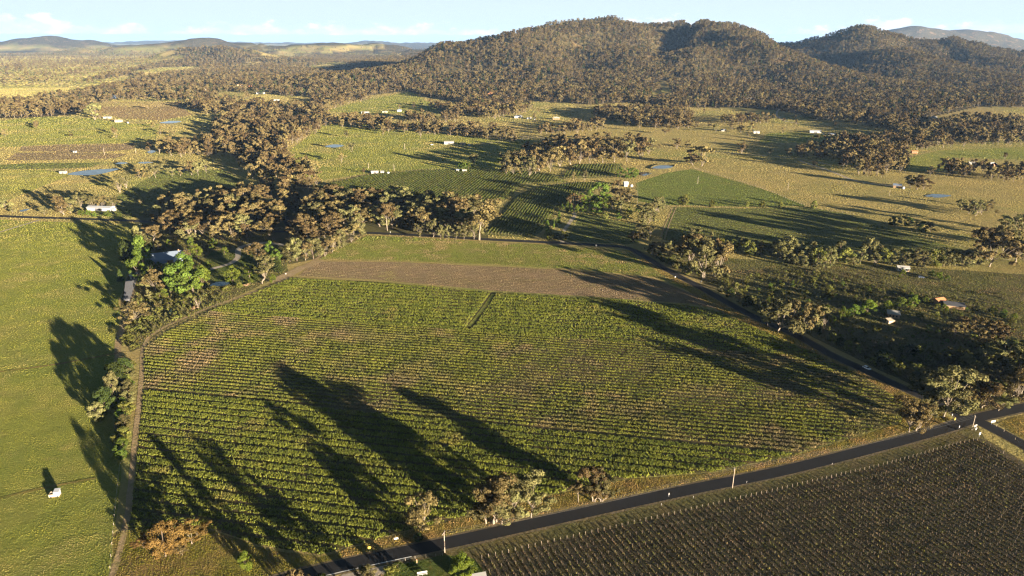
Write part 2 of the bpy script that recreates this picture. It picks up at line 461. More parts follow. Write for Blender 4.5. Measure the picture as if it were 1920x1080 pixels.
def densify(poly, step):
    out = []
    for i, a in enumerate(poly):
        b = poly[(i + 1) % len(poly)]
        a, b = Vector(a), Vector(b)
        n = max(1, int((b - a).length / step))
        out += [a + (b - a) * k / n for k in range(n)]
    return out
SHEETS = []
def sheet(name, pxpoly, mat, off, label=None, wobble=1.2, world=False):
    """a field: outline given by the photo pixels of its corners, draped on the terrain"""
    SHEETS.append(pxpoly)
    P = [Vector(p) for p in pxpoly] if world else [U(*p) for p in pxpoly]
    P = [Vector((p.x, p.y)) for p in P]
    ext = max((p - P[0]).length for p in P)
    dmean = sum(p.y for p in P) / len(P)
    P = densify(P, max(6.0, ext / 60))
    if wobble:
        wobble *= max(1.0, dmean / 500)
        for i, p in enumerate(P):
            p.x += wobble * 2 * (fbm(np.array(p.x / 9), np.array(p.y / 9), 2, 21) - .5)
            p.y += wobble * 2 * (fbm(np.array(p.x / 9), np.array(p.y / 9), 2, 33) - .5)
    bm = bmesh.new()
    vs = [bm.verts.new((p.x, p.y, 0)) for p in P]
    f = bm.faces.new(vs)
    bmesh.ops.triangulate(bm, faces=[f])
    if max(p.length for p in P) > 1100:
        for _ in range(7):
            e = [e for e in bm.edges if e.calc_length() > 26]
            if not e: break
            bmesh.ops.subdivide_edges(bm, edges=e, cuts=1, use_grid_fill=False)
            bmesh.ops.triangulate(bm, faces=bm.faces[:])
        xs = np.array([v.co.x for v in bm.verts]); ys = np.array([v.co.y for v in bm.verts])
        for v, z in zip(bm.verts, T(xs, ys)): v.co.z = z
    for v in bm.verts: v.co.z += off
    bmesh.ops.recalc_face_normals(bm, faces=bm.faces)
    if sum(f.normal.z for f in bm.faces) < 0: bmesh.ops.reverse_faces(bm, faces=bm.faces)
    me = bpy.data.meshes.new(name); bm.to_mesh(me); bm.free(); me.materials.append(mat)
    o = link(name, me)
    tag(o, label, None, None, 'structure')
    return o
def smooth_path(pts, step=4.0):
    P = [Vector((p.x, p.y)) for p in pts]
    out = []
    for i in range(len(P) - 1):
        p0, p1, p2, p3 = P[max(i - 1, 0)], P[i], P[i + 1], P[min(i + 2, len(P) - 1)]
        n = max(2, int((p2 - p1).length / step))
        for k in range(n):
            t = k / n
            out.append(.5 * ((2 * p1) + (p2 - p0) * t + (2 * p0 - 5 * p1 + 4 * p2 - p3) * t * t + (3 * p1 - p0 - 3 * p2 + p3) * t ** 3))
    out.append(P[-1])
    return out
def strip(name, pts, width, mat, off, label=None, shift=0.0, ragged=0.0, px=True, step=4.0):
    P = smooth_path([U(*p) for p in pts] if px else pts, step)
    V = []
    for i, p in enumerate(P):
        d = (P[min(i + 1, len(P) - 1)] - P[max(i - 1, 0)]).normalized(); n = Vector((-d.y, d.x))
        for s in (-1, 1):
            w = width / 2 * (1 + ragged * (2 * float(fbm(np.array(p.x / 4 + 31 * s), np.array(p.y / 4), 2, 8)) - 1))
            q = p + n * (shift + s * w); V.append((q.x, q.y, 0))
    V = np.array(V); V[:, 2] = T(V[:, 0], V[:, 1]) + off
    n = len(P)
    Fq = np.array([(2 * i, 2 * i + 1, 2 * i + 3, 2 * i + 2) for i in range(n - 1)])[:, ::-1]
    me = mesh_from(name, V, Fq, mat)
    return tag(link(name, me), label, None, None, 'structure')

def blades(P, h, w, k, lean=.45, rng=RNG, spread=.5):
    """tufts: k leaning triangular blades at each point"""
    n = len(P)
    P = np.repeat(P, k, 0); h = np.repeat(h, k) * rng.uniform(.6, 1.1, n * k); w = np.repeat(w, k)
    a = rng.uniform(0, 2 * np.pi, n * k); b = a + rng.uniform(-.9, .9, n * k) + np.pi / 2
    c = P.copy(); r = rng.uniform(0, spread, n * k) * w
    c[:, 0] += np.cos(b) * r; c[:, 1] += np.sin(b) * r
    tx, ty = np.cos(a) * w * .5, np.sin(a) * w * .5
    l = rng.uniform(.1, 1, n * k) * lean * h
    v = np.empty((n * k, 3, 3), np.float32)
    v[:, 0] = c; v[:, 0, 0] -= tx; v[:, 0, 1] -= ty
    v[:, 1] = c; v[:, 1, 0] += tx; v[:, 1, 1] += ty
    v[:, 2] = c; v[:, 2, 0] += np.cos(b) * l; v[:, 2, 1] += np.sin(b) * l; v[:, 2, 2] += h
    rnd = np.repeat(np.repeat(rng.uniform(0, 1, n), k) * .7 + rng.uniform(0, .3, n * k), 3)
    return v.reshape(-1, 3), np.arange(n * k * 3).reshape(-1, 3), rnd
def tuft_field(name, P, h, w, k, mat, label, kind='stuff', lean=.45, spread=.5):
    V, Fq, rnd = blades(P, h, w, k, lean, spread=spread)
    o = link(name, mesh_from(name, V, Fq, mat, rnd))
    return tag(o, label, None, None, kind)
def scatter_px(poly, spacing, jitter=.9, world_poly=None, ymax=12000):
    """points on the terrain, even in the world, inside a pixel outline"""
    Wp = world_poly or [U(*p) for p in densify([Vector((p[0], p[1])) for p in poly], 60)]
    Wp = [p * min(1, ymax / p.y) for p in Wp]
    xs, ys = [p.x for p in Wp], [p.y for p in Wp]
    gx, gy = np.meshgrid(np.arange(min(xs), max(xs), spacing), np.arange(min(ys), max(ys), spacing))
    gx = gx.ravel() + RNG.uniform(-.5, .5, gx.size) * spacing * jitter
    gy = gy.ravel() + RNG.uniform(-.5, .5, gy.size) * spacing * jitter
    z = T(gx, gy)
    if world_poly: m = inside(gx, gy, world_poly)
    else: m = inside(*pixel_of(gx, gy, z), poly)
    return np.stack([gx[m], gy[m], z[m]], 1)

# ------------------------------------------------------------------ land cover outlines (photo pixels)
HILL = [(585, 196), (640, 186), (760, 170), (800, 182), (850, 190), (900, 202), (960, 196), (1000, 190), (1100, 196), (1180, 192), (1250, 200), (1400, 203), (1450, 206), (1500, 214), (1560, 212), (1650, 228), (1700, 238), (1760, 215), (1830, 200), (1925, 200), (1925, -10), (500, -10), (560, 130)]
FAR_W = [
    [(-10, 222), (60, 220), (130, 216), (170, 205), (210, 188), (330, 190), (420, 196), (500, 176), (545, 182), (600, 178), (640, 186), (600, 150), (700, 130), (850, 98), (700, 100), (640, 96), (560, 110), (500, 105), (440, 84), (390, 80), (335, 92), (330, 112), (260, 128), (215, 136), (160, 155), (110, 175), (60, 190), (-10, 190)],
    [(-10, 127), (60, 117), (200, 112), (210, 120), (100, 128), (-10, 133)],
    [(60, 118), (140, 105), (220, 108), (200, 113)],
]
CLEAR = [
    [(100, 172), (180, 150), (250, 142), (260, 150), (190, 166), (130, 180)], [(230, 138), (300, 128), (380, 124), (370, 132), (280, 142)], [(560, 128), (620, 118), (660, 120), (600, 134)],
    [(-10, 90), (120, 88), (225, 97), (200, 110), (60, 113), (-10, 119)], [(-10, 136), (90, 124), (215, 122), (222, 133), (140, 150), (70, 160), (-10, 160)],
    [(205, 122), (230, 110), (340, 104), (345, 110), (290, 118)], [(435, 126), (480, 116), (505, 118), (470, 126)], [(-10, 165), (40, 160), (100, 155), (95, 168), (20, 172)],
    [(385, 174), (440, 172), (500, 180), (440, 186)], [(505, 100), (560, 86), (720, 82), (720, 92), (620, 98)],
    [(1195, 178), (1240, 170), (1225, 155), (1250, 150), (1262, 178), (1240, 186)], [(1840, 205), (1925, 200), (1925, 215), (1850, 212)],
]
FAR_OPEN = []   # open ground needs no exclusion there: the trees stand over the grass
def woodmask(px, py):
    m = inside(px, py, HILL)
    for p in FAR_W: m |= inside(px, py, p)
    for p in CLEAR: m &= ~inside(px, py, p)
    return m

# ------------------------------------------------------------------ ground
ang = np.radians(np.concatenate([np.arange(-46, 46.01, .22), np.arange(50, 314, 4.0)]))
rad = np.concatenate([[3, 80, 250, 500, 800, 1000, 1120], 1150 * 1.013 ** np.arange(0, 285)])
A, R = np.meshgrid(ang, rad)
gx, gy = (R * np.sin(A)).ravel(), (R * np.cos(A)).ravel()
gz = T(gx, gy)
back = gy < 200
gz[back & (R.ravel() > 1150)] *= .3
wood = np.zeros(len(gx), np.float32)
fr = gy > 1500
px_, py_ = pixel_of(gx[fr], gy[fr], gz[fr])
wm = woodmask(px_, py_).astype(float)
rr = np.hypot(gx[fr], gy[fr])
patch = fbm(gx[fr] / 520, gy[fr] / 520, 3, 17)
high = np.clip((gz[fr] - 110) / 45, 0, 1)
green_hill = inside(px_, py_, CLEAR[9])
farw = np.where(rr > 4600, np.clip(np.maximum((patch - .60) * 9, high * 1.2), 0, 1) * ~green_hill, 0)
wood[fr] = np.maximum(wm, farw)
na, nr = len(ang), len(rad)
I = np.arange(na * nr).reshape(nr, na)
J = np.roll(I, -1, 1)
Fq = np.stack([I[:-1], J[:-1], J[1:], I[1:]], -1).reshape(-1, 4)[:, ::-1]
m, t = base_mat('open_country')
wa = t.nodes.new('ShaderNodeAttribute'); wa.attribute_name = 'rnd'
big = ramp(t, noise(t, 1 / 260, 3, .5), .40, .60)
mid = ramp(t, noise(t, 1 / 45, 4, .6), .42, .66)
fine = noise(t, 1 / 2.2, 4, .7)
can = noise(t, 1 / 16, 4, .75)
grass = mixc(t, big, (.34, .27, .11), (.24, .24, .075))
grass = mixc(t, mathn(t, 'MULTIPLY', mid, .6), grass, (.34, .25, .10))
grass = mixc(t, 1.0, grass, mixc(t, fine, (.6, .6, .6), (1.4, 1.4, 1.4)), 'MULTIPLY')
forest = mixc(t, ramp(t, can, .35, .62), (.035, .036, .017), (.105, .082, .040))
forest = mixc(t, ramp(t, noise(t, 1 / 90, 3, .6), .54, .68), forest, (.17, .115, .06))
col = mixc(t, wa.outputs['Fac'], grass, forest)
hh = mathn(t, 'ADD', mathn(t, 'MULTIPLY', fine, 1.2), mathn(t, 'MULTIPLY', mathn(t, 'MULTIPLY', can, wa.outputs['Fac']), 9.0))
finish(t, principled(t, col, .95, .05, bump(t, hh, 1.0)))
g = link('ground', mesh_from('ground', np.stack([gx, gy, gz], 1), Fq, m, wood, smooth=True))
tag(g, None, None, None, 'structure')

# ------------------------------------------------------------------ fields, near to far
LOWROAD = [(380, 1128), (520, 1091), (635, 1062), (769, 1033), (900, 1005), (1060, 969), (1280, 921), (1467, 883), (1647, 838), (1780, 801), (1827, 785), (1920, 764), (2040, 738)]
DIAG = [(1812, 790), (1785, 768), (1740, 748), (1700, 731), (1627, 697), (1560, 666), (1491, 628), (1404, 589), (1315, 540), (1260, 511), (1215, 485), (1185, 468), (1160, 461)]
UPROAD = [(-80, 402), (0, 405), (60, 407.5), (170, 411), (280, 416), (400, 428), (520, 434), (640, 434), (690, 436.5), (800, 442), (900, 448), (1000, 453), (1060, 456), (1120, 459.5), (1173, 463)]
NORTHROAD = [(548, 433), (530, 402), (510, 374), (495, 352)]
SIDEROAD = [(1815, 783), (1841, 793), (1880, 813), (1920, 835), (2000, 882)]

PADDOCK = [(-90, 412), (0, 412), (150, 418), (262, 421), (252, 470), (238, 520), (224, 560), (226, 600), (214, 650), (225, 680), (236, 720), (232, 800), (226, 900), (216, 1000), (204, 1090), (190, 1150), (-90, 1150)]
sheet('paddock', PADDOCK, M['lush'], .02, 'green pasture with long tree shadows')
CROP = [(270, 655), (308, 625), (420, 572), (545, 522), (700, 528), (930, 549), (1110, 559), (1290, 572), (1352, 586), (1440, 625), (1540, 668), (1620, 708), (1690, 752), (1690, 790), (1640, 806), (1500, 848), (1340, 884), (1160, 898), (1040, 925), (900, 960), (760, 995), (600, 1040), (480, 1020), (380, 985), (300, 992), (243, 990), (254, 900), (264, 800), (272, 720)]
sheet('crop_field', CROP, M['crop_soil'], .03, 'big green field of crop rows', .6)
sheet('bare_field', [(560, 517), (592, 490), (760, 492), (1075, 507), (1225, 522), (1300, 552), (1345, 578), (1290, 569), (1110, 556), (930, 545), (700, 524)], M['bare'], .035, 'brown bare strip across the middle field', .5)
sheet('grass_field', [(598, 487), (640, 462), (690, 442), (800, 447), (900, 453), (1060, 461), (1150, 467), (1180, 476), (1240, 514), (1300, 548), (1225, 519), (1075, 504), (760, 489)], M['ripe'], .03, 'ripening grass strip below the upper road', .5)
sheet('road_verge', [(204, 1150), (216, 1000), (243, 992), (380, 988), (480, 1024), (600, 1044), (760, 998), (900, 963), (1040, 928), (1160, 901), (1340, 887), (1500, 851), (1640, 809), (1692, 792), (1692, 752), (1760, 770), (1800, 795), (1647, 842), (1467, 887), (1280, 925), (1060, 973), (900, 1009), (635, 1066), (500, 1105), (380, 1140)], M['verge'], .015, 'golden grass verge beside the lower road')
sheet('road_verge', [(1692, 752), (1620, 708), (1540, 668), (1440, 625), (1352, 586), (1240, 514), (1180, 474), (1165, 462), (1215, 485), (1260, 511), (1315, 540), (1404, 589), (1491, 628), (1560, 666), (1627, 697), (1700, 731), (1785, 768)], M['verge'], .022, 'grass verge along the diagonal road')
sheet('headland', [(800, 1040), (1060, 982), (1280, 934), (1467, 895), (1647, 850), (1800, 806), (1835, 800), (1850, 822), (1960, 895), (2050, 960), (2050, 1160), (700, 1160), (700, 1060)], M['verge_dull'], .015, 'short grass headland between road and vineyard')
sheet('vineyard_ground', [(899, 1049), (1287, 959), (1462, 919), (1673, 869), (1800, 832), (1843, 822), (2040, 950), (2040, 1200), (960, 1200)], M['vine_soil'], .03, 'dark soil of the lower vineyard')
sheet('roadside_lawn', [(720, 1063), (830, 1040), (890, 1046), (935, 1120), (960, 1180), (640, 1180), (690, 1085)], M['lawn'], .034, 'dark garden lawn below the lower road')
sheet('driveway', [(640, 1080), (735, 1057), (708, 1100), (690, 1180), (560, 1180)], M['gravel'], .04, 'gravel driveway off the lower road')
sheet('corner_field', [(1870, 793), (1925, 776), (2040, 752), (2060, 900), (1960, 845), (1890, 806)], M['dry'], .03, 'dry golden field beyond the crossroads')
sheet('scrub_paddock', [(1216, 474), (1330, 482), (1480, 492), (1700, 500), (1925, 515), (2060, 530), (2060, 730), (1925, 752), (1800, 783), (1760, 745), (1640, 690), (1500, 620), (1410, 575), (1330, 532), (1262, 500)], M['scrub'], .018, 'dry scrub paddock right of the diagonal road')
sheet('garden', [(228, 560), (246, 500), (262, 440), (300, 430), (500, 440), (540, 470), (538, 510), (420, 568), (305, 620), (268, 650), (245, 660), (228, 610)], M['scrub'], .02, 'homestead garden ground')
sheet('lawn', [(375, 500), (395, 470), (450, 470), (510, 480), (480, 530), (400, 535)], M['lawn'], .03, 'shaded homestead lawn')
sheet('grove_floor', [(250, 418), (300, 366), (460, 352), (590, 352), (770, 372), (915, 392), (915, 450), (690, 436), (600, 484), (545, 495), (420, 470), (300, 440)], M['scrub'], .012, 'leaf litter under the groves')
sheet('vineyard_ground', [(905, 441), (1003, 446), (1046, 398), (1072, 370), (1158, 344), (1090, 341), (1010, 350), (968, 366), (948, 386)], M['lucerne'], .03, 'mown grass under the middle vineyard')
sheet('vineyard_ground', [(580, 352), (700, 327), (800, 319), (905, 317), (990, 321), (1045, 328), (1064, 342), (985, 347), (945, 378), (905, 392), (760, 380), (640, 372)], M['lucerne'], .025, 'mown grass under the upper vineyard')
sheet('vineyard_ground', [(1050, 334), (1078, 308), (1168, 306), (1150, 333)], M['lucerne'], .025, 'mown grass under the small vineyard')
sheet('bright_field', [(1193, 343), (1250, 324), (1298, 317), (1340, 329), (1430, 355), (1512, 386), (1400, 388), (1250, 384), (1196, 378)], M['crop_green'], .03, 'bright green crop below the farm dam')
sheet('dark_field', [(1262, 388), (1400, 391), (1515, 388), (1590, 402), (1700, 440), (1812, 470), (1760, 478), (1580, 468), (1420, 458), (1238, 450)], M['lucerne'], .03, 'darker green crop above the row of trees')
sheet('front_paddock', [(1090, 400), (1190, 420), (1200, 455), (1175, 458), (1062, 452)], M['lucerne'], .025, 'mown paddock beside the white driveway')
sheet('dry_paddock', [(1302, 316), (1342, 296), (1500, 302), (1560, 322), (1660, 350), (1780, 372), (1925, 400), (1925, 452), (1830, 440), (1700, 432), (1600, 402), (1515, 385), (1430, 354), (1345, 328)], M['dry'], .03, 'golden dry paddock right of the bright crop')
sheet('green_paddock', [(520, 300), (610, 230), (700, 232), (800, 248), (940, 262), (1000, 262), (940, 318), (800, 317), (700, 324), (590, 340), (545, 322)], M['lush'], .03, 'open green paddock behind the upper vineyard')
sheet('left_paddock', [(-90, 232), (0, 226), (90, 218), (170, 222), (250, 232), (300, 232), (290, 262), (230, 270), (120, 272), (-90, 280)], M['lush'], .05, 'sunlit green slope on the left')
sheet('stubble_field', [(160, 206), (200, 189), (330, 191), (345, 204), (360, 215), (300, 226), (230, 222), (190, 212)], M['tan'], .08, 'tan stubble field below the left woodland')
sheet('ploughed_field', [(35, 283), (40, 274), (110, 270), (255, 268), (250, 280), (180, 286)], M['bare'], .06, 'brown ploughed strip on the left slope')
sheet('ploughed_field', [(10, 301), (30, 287), (120, 285), (240, 289), (215, 297), (100, 300)], M['bare'], .06, 'lower brown ploughed strip on the left slope')
sheet('crop_strip', [(-90, 318), (0, 309), (60, 306), (190, 305), (170, 314), (80, 317)], M['lucerne'], .05, 'dark green crop strip on the left slope')
sheet('left_paddock', [(-90, 402), (-90, 320), (80, 318), (140, 326), (90, 345), (30, 370), (0, 378)], M['ripe'], .04, 'pale green paddock left of the dam')
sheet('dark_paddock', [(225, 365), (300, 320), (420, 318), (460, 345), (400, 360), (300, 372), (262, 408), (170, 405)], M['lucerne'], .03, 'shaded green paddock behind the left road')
sheet('hill_paddock', [(610, 208), (660, 194), (745, 176), (772, 172), (800, 190), (870, 206), (860, 214), (760, 212), (700, 216)], M['lush'], .1, 'green rise at the foot of the hill')
sheet('far_paddock', [(1020, 232), (1100, 226), (1290, 240), (1500, 236), (1640, 262), (1500, 282), (1400, 285), (1250, 270), (1000, 255)], M['dry'], .1, 'dry golden paddocks below the hill')
sheet('far_paddock', [(1490, 248), (1600, 258), (1560, 268), (1420, 268), (1440, 250)], M['lush'], .15, 'green patch around the far white sheds')
sheet('green_flat', [(1690, 300), (1760, 282), (1925, 276), (1925, 300), (1800, 296), (1780, 320), (1700, 322)], M['lush'], .1, 'bright green flat on the right')
sheet('green_flat', [(1710, 246), (1760, 238), (1850, 242), (1800, 252), (1720, 254)], M['lush'], .12, 'small bright clearing on the right')

# ------------------------------------------------------------------ roads and tracks
for k_, (pts, nm) in enumerate([(LOWROAD, 'lower'), (DIAG, 'diagonal'), (UPROAD, 'upper'), (SIDEROAD, 'side')]):
    strip('road_shoulder', pts, 8.0, M['shoulder'], .041 + .004 * k_, f'gravel shoulder of the {nm} road', ragged=.10)
strip('road', LOWROAD, 6.0, M['asphalt'], .06, 'dark sealed road across the foreground')
strip('road', DIAG, 5.8, M['asphalt'], .064, 'dark sealed road running diagonally up the right side')
strip('road', UPROAD, 7.0, M['asphalt'], .068, 'dark sealed road behind the fields')
strip('road', NORTHROAD, 7.0, M['asphalt'], .072, 'dark sealed road going away through the grove')
strip('road', SIDEROAD, 7.0, M['asphalt'], .072, 'dark sealed side road at the crossroads')
strip('road_marking', LOWROAD[1:4], .35, M['line'], .085, 'pale edge line of the lower road', shift=-3.0)
TRACK_LIST = [
    ([(205, 1100), (236, 985), (246, 900), (256, 800), (266, 700), (270, 650), (300, 618), (400, 574), (480, 546), (540, 521), (580, 494), (640, 456), (680, 438)], 2.3, 'brown dirt track around the crop field', 'dirt'),
    ([(222, 690), (222, 640), (240, 590), (248, 545), (252, 520)], 3.6, 'dirt track beside the long shed', 'dirt'),
    ([(520, 528), (545, 512), (600, 488)], 9.0, 'bare trodden ground at the field corner', 'dirt'),
    ([(925, 551), (905, 580), (880, 612)], 2.6, 'mown strip cutting the crop', 'lush'),
    ([(1054, 455), (1056, 436), (1066, 420), (1078, 404), (1076, 399)], 4.0, 'white gravel driveway to the garden', 'gravel'),
    ([(560, 462), (500, 456), (470, 458), (448, 466), (446, 482), (432, 494), (405, 502), (385, 508)], 5.0, 'pale curved homestead driveway', 'gravel'),
    ([(-60, 452), (0, 435), (40, 423), (75, 412)], 3.5, 'pale track joining the left road', 'gravel'),
    ([(1690, 350), (1640, 345), (1600, 338), (1560, 322), (1520, 308), (1496, 300)], 5.0, 'pale winding gravel lane on the right', 'gravel'),
    ([(1340, 284), (1400, 289), (1500, 298), (1560, 310)], 4.0, 'pale farm lane across the right paddock', 'gravel'),
    ([(1500, 232), (1470, 226), (1456, 214), (1462, 204)], 5.0, 'pale track winding to the hill', 'gravel'),
    ([(640, 236), (700, 240), (790, 243), (870, 252), (1000, 257), (1030, 262)], 5.0, 'pale road behind the green paddock', 'gravel'),
    ([(900, 270), (950, 264), (1000, 258)], 5.0, 'pale farm drive to the white shed', 'gravel'),
    ([(400, 313), (455, 317)], 3.0, 'thin pale lane by the creek trees', 'gravel'),
    ([(1238, 448), (1248, 420), (1262, 388)], 1.2, 'wheel track between the crops', 'dirt'),
    ([(1246, 448), (1255, 420), (1268, 388)], 1.2, 'second wheel track between the crops', 'dirt'),
    ([(0, 697), (100, 684), (190, 668), (222, 662)], 1.6, 'faint wheel track across the pasture', 'verge'),
    ([(-20, 940), (70, 918), (180, 897)], 1.4, 'wheel track past the small hut', 'verge'),
]
TRACKS = [q[0] for q in TRACK_LIST]
for pts, w, lab, mt in TRACK_LIST:
    strip('track', pts, w, M[mt], .074 + .004 * TRACKS.index(pts), lab, ragged=.25)

# ------------------------------------------------------------------ dams
def pond(poly, label, bank=True):
    z = .02
    P = [U(*p) for p in poly]
    c = sum((Vector((p.x, p.y)) for p in P), Vector((0, 0))) / len(P)
    loop = []
    n = len(P)
    for i in range(n):
        for k in range(4):
            t_ = k / 4
            p0, p1, p2, p3 = [Vector((P[(i + j) % n].x, P[(i + j) % n].y)) for j in (-1, 0, 1, 2)]
            loop.append(.5 * ((2 * p1) + (p2 - p0) * t_ + (2 * p0 - 5 * p1 + 4 * p2 - p3) * t_ * t_ + (3 * p1 - p0 - 3 * p2 + p3) * t_ ** 3))
    zz = max(p.z for p in P) + .3
    L = len(loop)
    V = [(p.x, p.y, zz) for p in loop]
    w = link('dam_water', None) if False else None
    me = bpy.data.meshes.new('dam_water'); me.from_pydata(V, [], [tuple(range(L))]); me.materials.append(M['water']); me.update()
    if me.polygons[0].normal.z < 0: me.flip_normals()
    tag(link('dam_water', me), label, None, None, 'structure')
    if bank:
        V, Fq = [], []
        for p in loop:
            d = (p - c).normalized()
            for off, h in ((-.5, -.1), (2.0, .9), (5.0, -.5)):
                q = p + d * off; V.append((q.x, q.y, zz + h))
        for i in range(L):
            j = (i + 1) % L
            for k in (0, 1): Fq.append((i * 3 + k, j * 3 + k, j * 3 + k + 1, i * 3 + k + 1))
        me = bpy.data.meshes.new('dam_bank'); me.from_pydata(V, [], Fq); me.materials.append(M['verge_dull']); me.update()
        tag(link('dam_bank', me), 'earth bank of the ' + label, None, None, 'structure')
pond([(126, 327), (160, 320), (222, 316.5), (196, 325), (165, 329)], 'long pale dam on the left slope', False)
pond([(216, 307), (228, 304), (240, 306), (228, 308)], 'small dam pool by the creek flat', False)
pond([(258, 305.5), (272, 303.5), (288, 305), (270, 307)], 'second small dam pool by the creek flat', False)
pond([(299, 231), (318, 227), (341, 228), (322, 232)], 'dam below the stubble field', False)
pond([(190, 184), (210, 178), (232, 180), (212, 187)], 'dam at the woodland edge', False)
pond([(609, 275), (625, 271), (645, 273), (630, 277)], 'dam in the green paddock', False)
pond([(1222, 316), (1236, 310), (1262, 311), (1250, 317)], 'farm dam with an earth wall', True)
pond([(1197, 326), (1208, 323), (1222, 325), (1208, 330)], 'blue dam beside the green trees', False)
pond([(1734, 368), (1750, 364), (1784, 367), (1760, 371)], 'dam in the dry right paddock', False)
pond([(394, 537), (404, 530), (424, 529), (432, 533), (412, 537)], 'garden pond of the homestead', False)
pond([(317, 588), (321, 580), (324, 582), (321, 590)], 'tiny pool in the kitchen garden', False)
pond([(36, 396), (50, 392), (56, 393), (44, 397)], 'small dam beside the left road', False)
pond([(275, 286), (284, 282), (292, 284), (284, 288)], 'creek pool among the trees', False)

# ------------------------------------------------------------------ grass
ROADS_W = []
for pts, w in [(LOWROAD, 8.0), (DIAG, 7.8), (UPROAD, 7.8), (NORTHROAD, 7.8), (SIDEROAD, 7.8)] + [(q[0], q[1] * .45) for q in TRACK_LIST]:
    ROADS_W.append((np.array([(p.x, p.y) for p in smooth_path([U(*p) for p in pts], 10)]), w / 2))
PONDS = [[(126, 328), (160, 320), (222, 316.5), (196, 325), (165, 329)], [(299, 232), (318, 227), (341, 228), (322, 232)], [(609, 275), (625, 271), (645, 273), (630, 277)], [(1218, 317), (1236, 309), (1265, 311), (1250, 318)], [(1197, 326), (1208, 323), (1222, 325), (1208, 330)], [(1734, 368), (1750, 364), (1784, 367), (1760, 371)]]
def off_road(P):
    k = np.ones(len(P), bool)
    for L, w in ROADS_W:
        lo, hi = L.min(0) - 10, L.max(0) + 10
        m = np.nonzero((P[:, 0] > lo[0]) & (P[:, 0] < hi[0]) & (P[:, 1] > lo[1]) & (P[:, 1] < hi[1]))[0]
        if not len(m): continue
        d = np.full(len(m), 1e9)
        for a, b in zip(L[:-1], L[1:]):
            e = b - a; t_ = np.clip(((P[m, 0] - a[0]) * e[0] + (P[m, 1] - a[1]) * e[1]) / max(e @ e, 1e-6), 0, 1)
            d = np.minimum(d, np.hypot(P[m, 0] - a[0] - t_ * e[0], P[m, 1] - a[1] - t_ * e[1]))
        k[m[d < w]] = False
    return k
BANDS = [(0, 330, .80, .20, .44, 3), (330, 600, 1.30, .24, .70, 3), (600, 950, 2.15, .36, 1.15, 3), (950, 1500, 3.3, .42, 1.8, 3), (1500, 2700, 6.0, .55, 3.4, 3), (2700, 8000, 17.0, 1.3, 10.0, 3)]
def grass(name, polys, mat, label, dens=1.0, hs=1.0, exclude=(), drop=0.0, rowed=None):
    Pa, Ha, Wa = [], [], []
    for poly in polys:
        for lo, hi, sp, h, w, k in BANDS:
            Wp = [U(*p) for p in densify([Vector((p[0], p[1])) for p in poly], 60)]
            if min(p.y for p in Wp) > hi or max(p.y for p in Wp) < lo: continue
            xs = [p.x for p in Wp]; y0, y1 = max(lo, min(p.y for p in Wp)), min(hi, max(p.y for p in Wp))
            s_ = sp / math.sqrt(dens)
            gx, gy = np.meshgrid(np.arange(min(xs), max(xs), s_), np.arange(y0, y1, s_))
            gx = gx.ravel() + RNG.uniform(-.5, .5, gx.size) * s_; gy = gy.ravel() + RNG.uniform(-.5, .5, gy.size) * s_
            if rowed:   # drilled in lines: (row pitch, direction)
                c_, s2_ = math.cos(math.radians(rowed[1])), math.sin(math.radians(rowed[1]))
                q_ = -gx * s2_ + gy * c_
                dq = np.round(q_ / rowed[0]) * rowed[0] + RNG.normal(0, rowed[0] * .14, q_.size) - q_
                gx, gy = gx - s2_ * dq, gy + c_ * dq
            z = T(gx, gy); ppx, ppy = pixel_of(gx, gy, z)
            m = inside(ppx, ppy, poly) & (ppx > -90) & (ppx < 2010) & (ppy < 1160)
            for e in exclude: m &= ~inside(ppx, ppy, e)
            if drop: m &= RNG.uniform(0, 1, len(m)) > drop * fbm(gx / 25, gy / 25, 2, 41) * 2
            P = np.stack([gx[m], gy[m], z[m]], 1)
            if not len(P): continue
            P = P[off_road(P)]
            hv = .45 + 1.1 * fbm(P[:, 0] / 6 + P[:, 1] / 14, P[:, 1] / 6 - P[:, 0] / 14, 3, 77)
            Pa.append(P); Ha.append(h * hs * hv * RNG.uniform(.7, 1.3, len(P))); Wa.append(np.full(len(P), w))
    P, h, w = np.concatenate(Pa), np.concatenate(Ha), np.concatenate(Wa)
    return tuft_field(name, P, h, w, 3, mat, label)
SH = {o.get('label'): p for o, p in zip([o for o in COL.objects if o.get('kind') == 'structure' and o.name != 'ground'], SHEETS)}
grass('pasture_grass', [PADDOCK], M['tuft_lush'], 'sunlit green pasture grass left of the crop field', 1.0)
M['tuft_corner'] = grass_mat('corner_blades', (.15, .15, .022), (.27, .235, .045), (.34, .23, .085), 12, .3, .5)
M['tuft_bare'] = grass_mat('stubble_blades', (.21, .165, .095), (.33, .25, .15), (.25, .235, .085), 26, .25, .50)
grass('ripening_grass', [SH['ripening grass strip below the upper road']], M['tuft_ripe'], 'ripening grass on the strip below the upper road', 1.5, 1.5)
grass('stubble', [SH['brown bare strip across the middle field']], M['tuft_bare'], 'sparse stubble on the brown strip', 1.4, 1.15, rowed=(3.3, -11.5))
CORNER = [(180, 1160), (200, 970), (640, 1000), (640, 1075), (420, 1160)]
grass('verge_grass', [SHEETS[4], SHEETS[5], SHEETS[10]], M['tuft_verge'], 'golden grass along the road verges', 1.8, 1.1, exclude=[CORNER])
grass('corner_grass', [SHEETS[4]], M['tuft_corner'], 'olive grass at the lower corner of the crop field', 1.6, 1.1, exclude=[[(640, 900), (1900, 700), (1900, 900), (640, 1100)]])
grass('headland_grass', [SHEETS[6]], M['tuft_scrub'], 'short grass of the headland beside the vineyard', 1.0, .35, exclude=[SHEETS[7], SHEETS[8], SHEETS[9]])
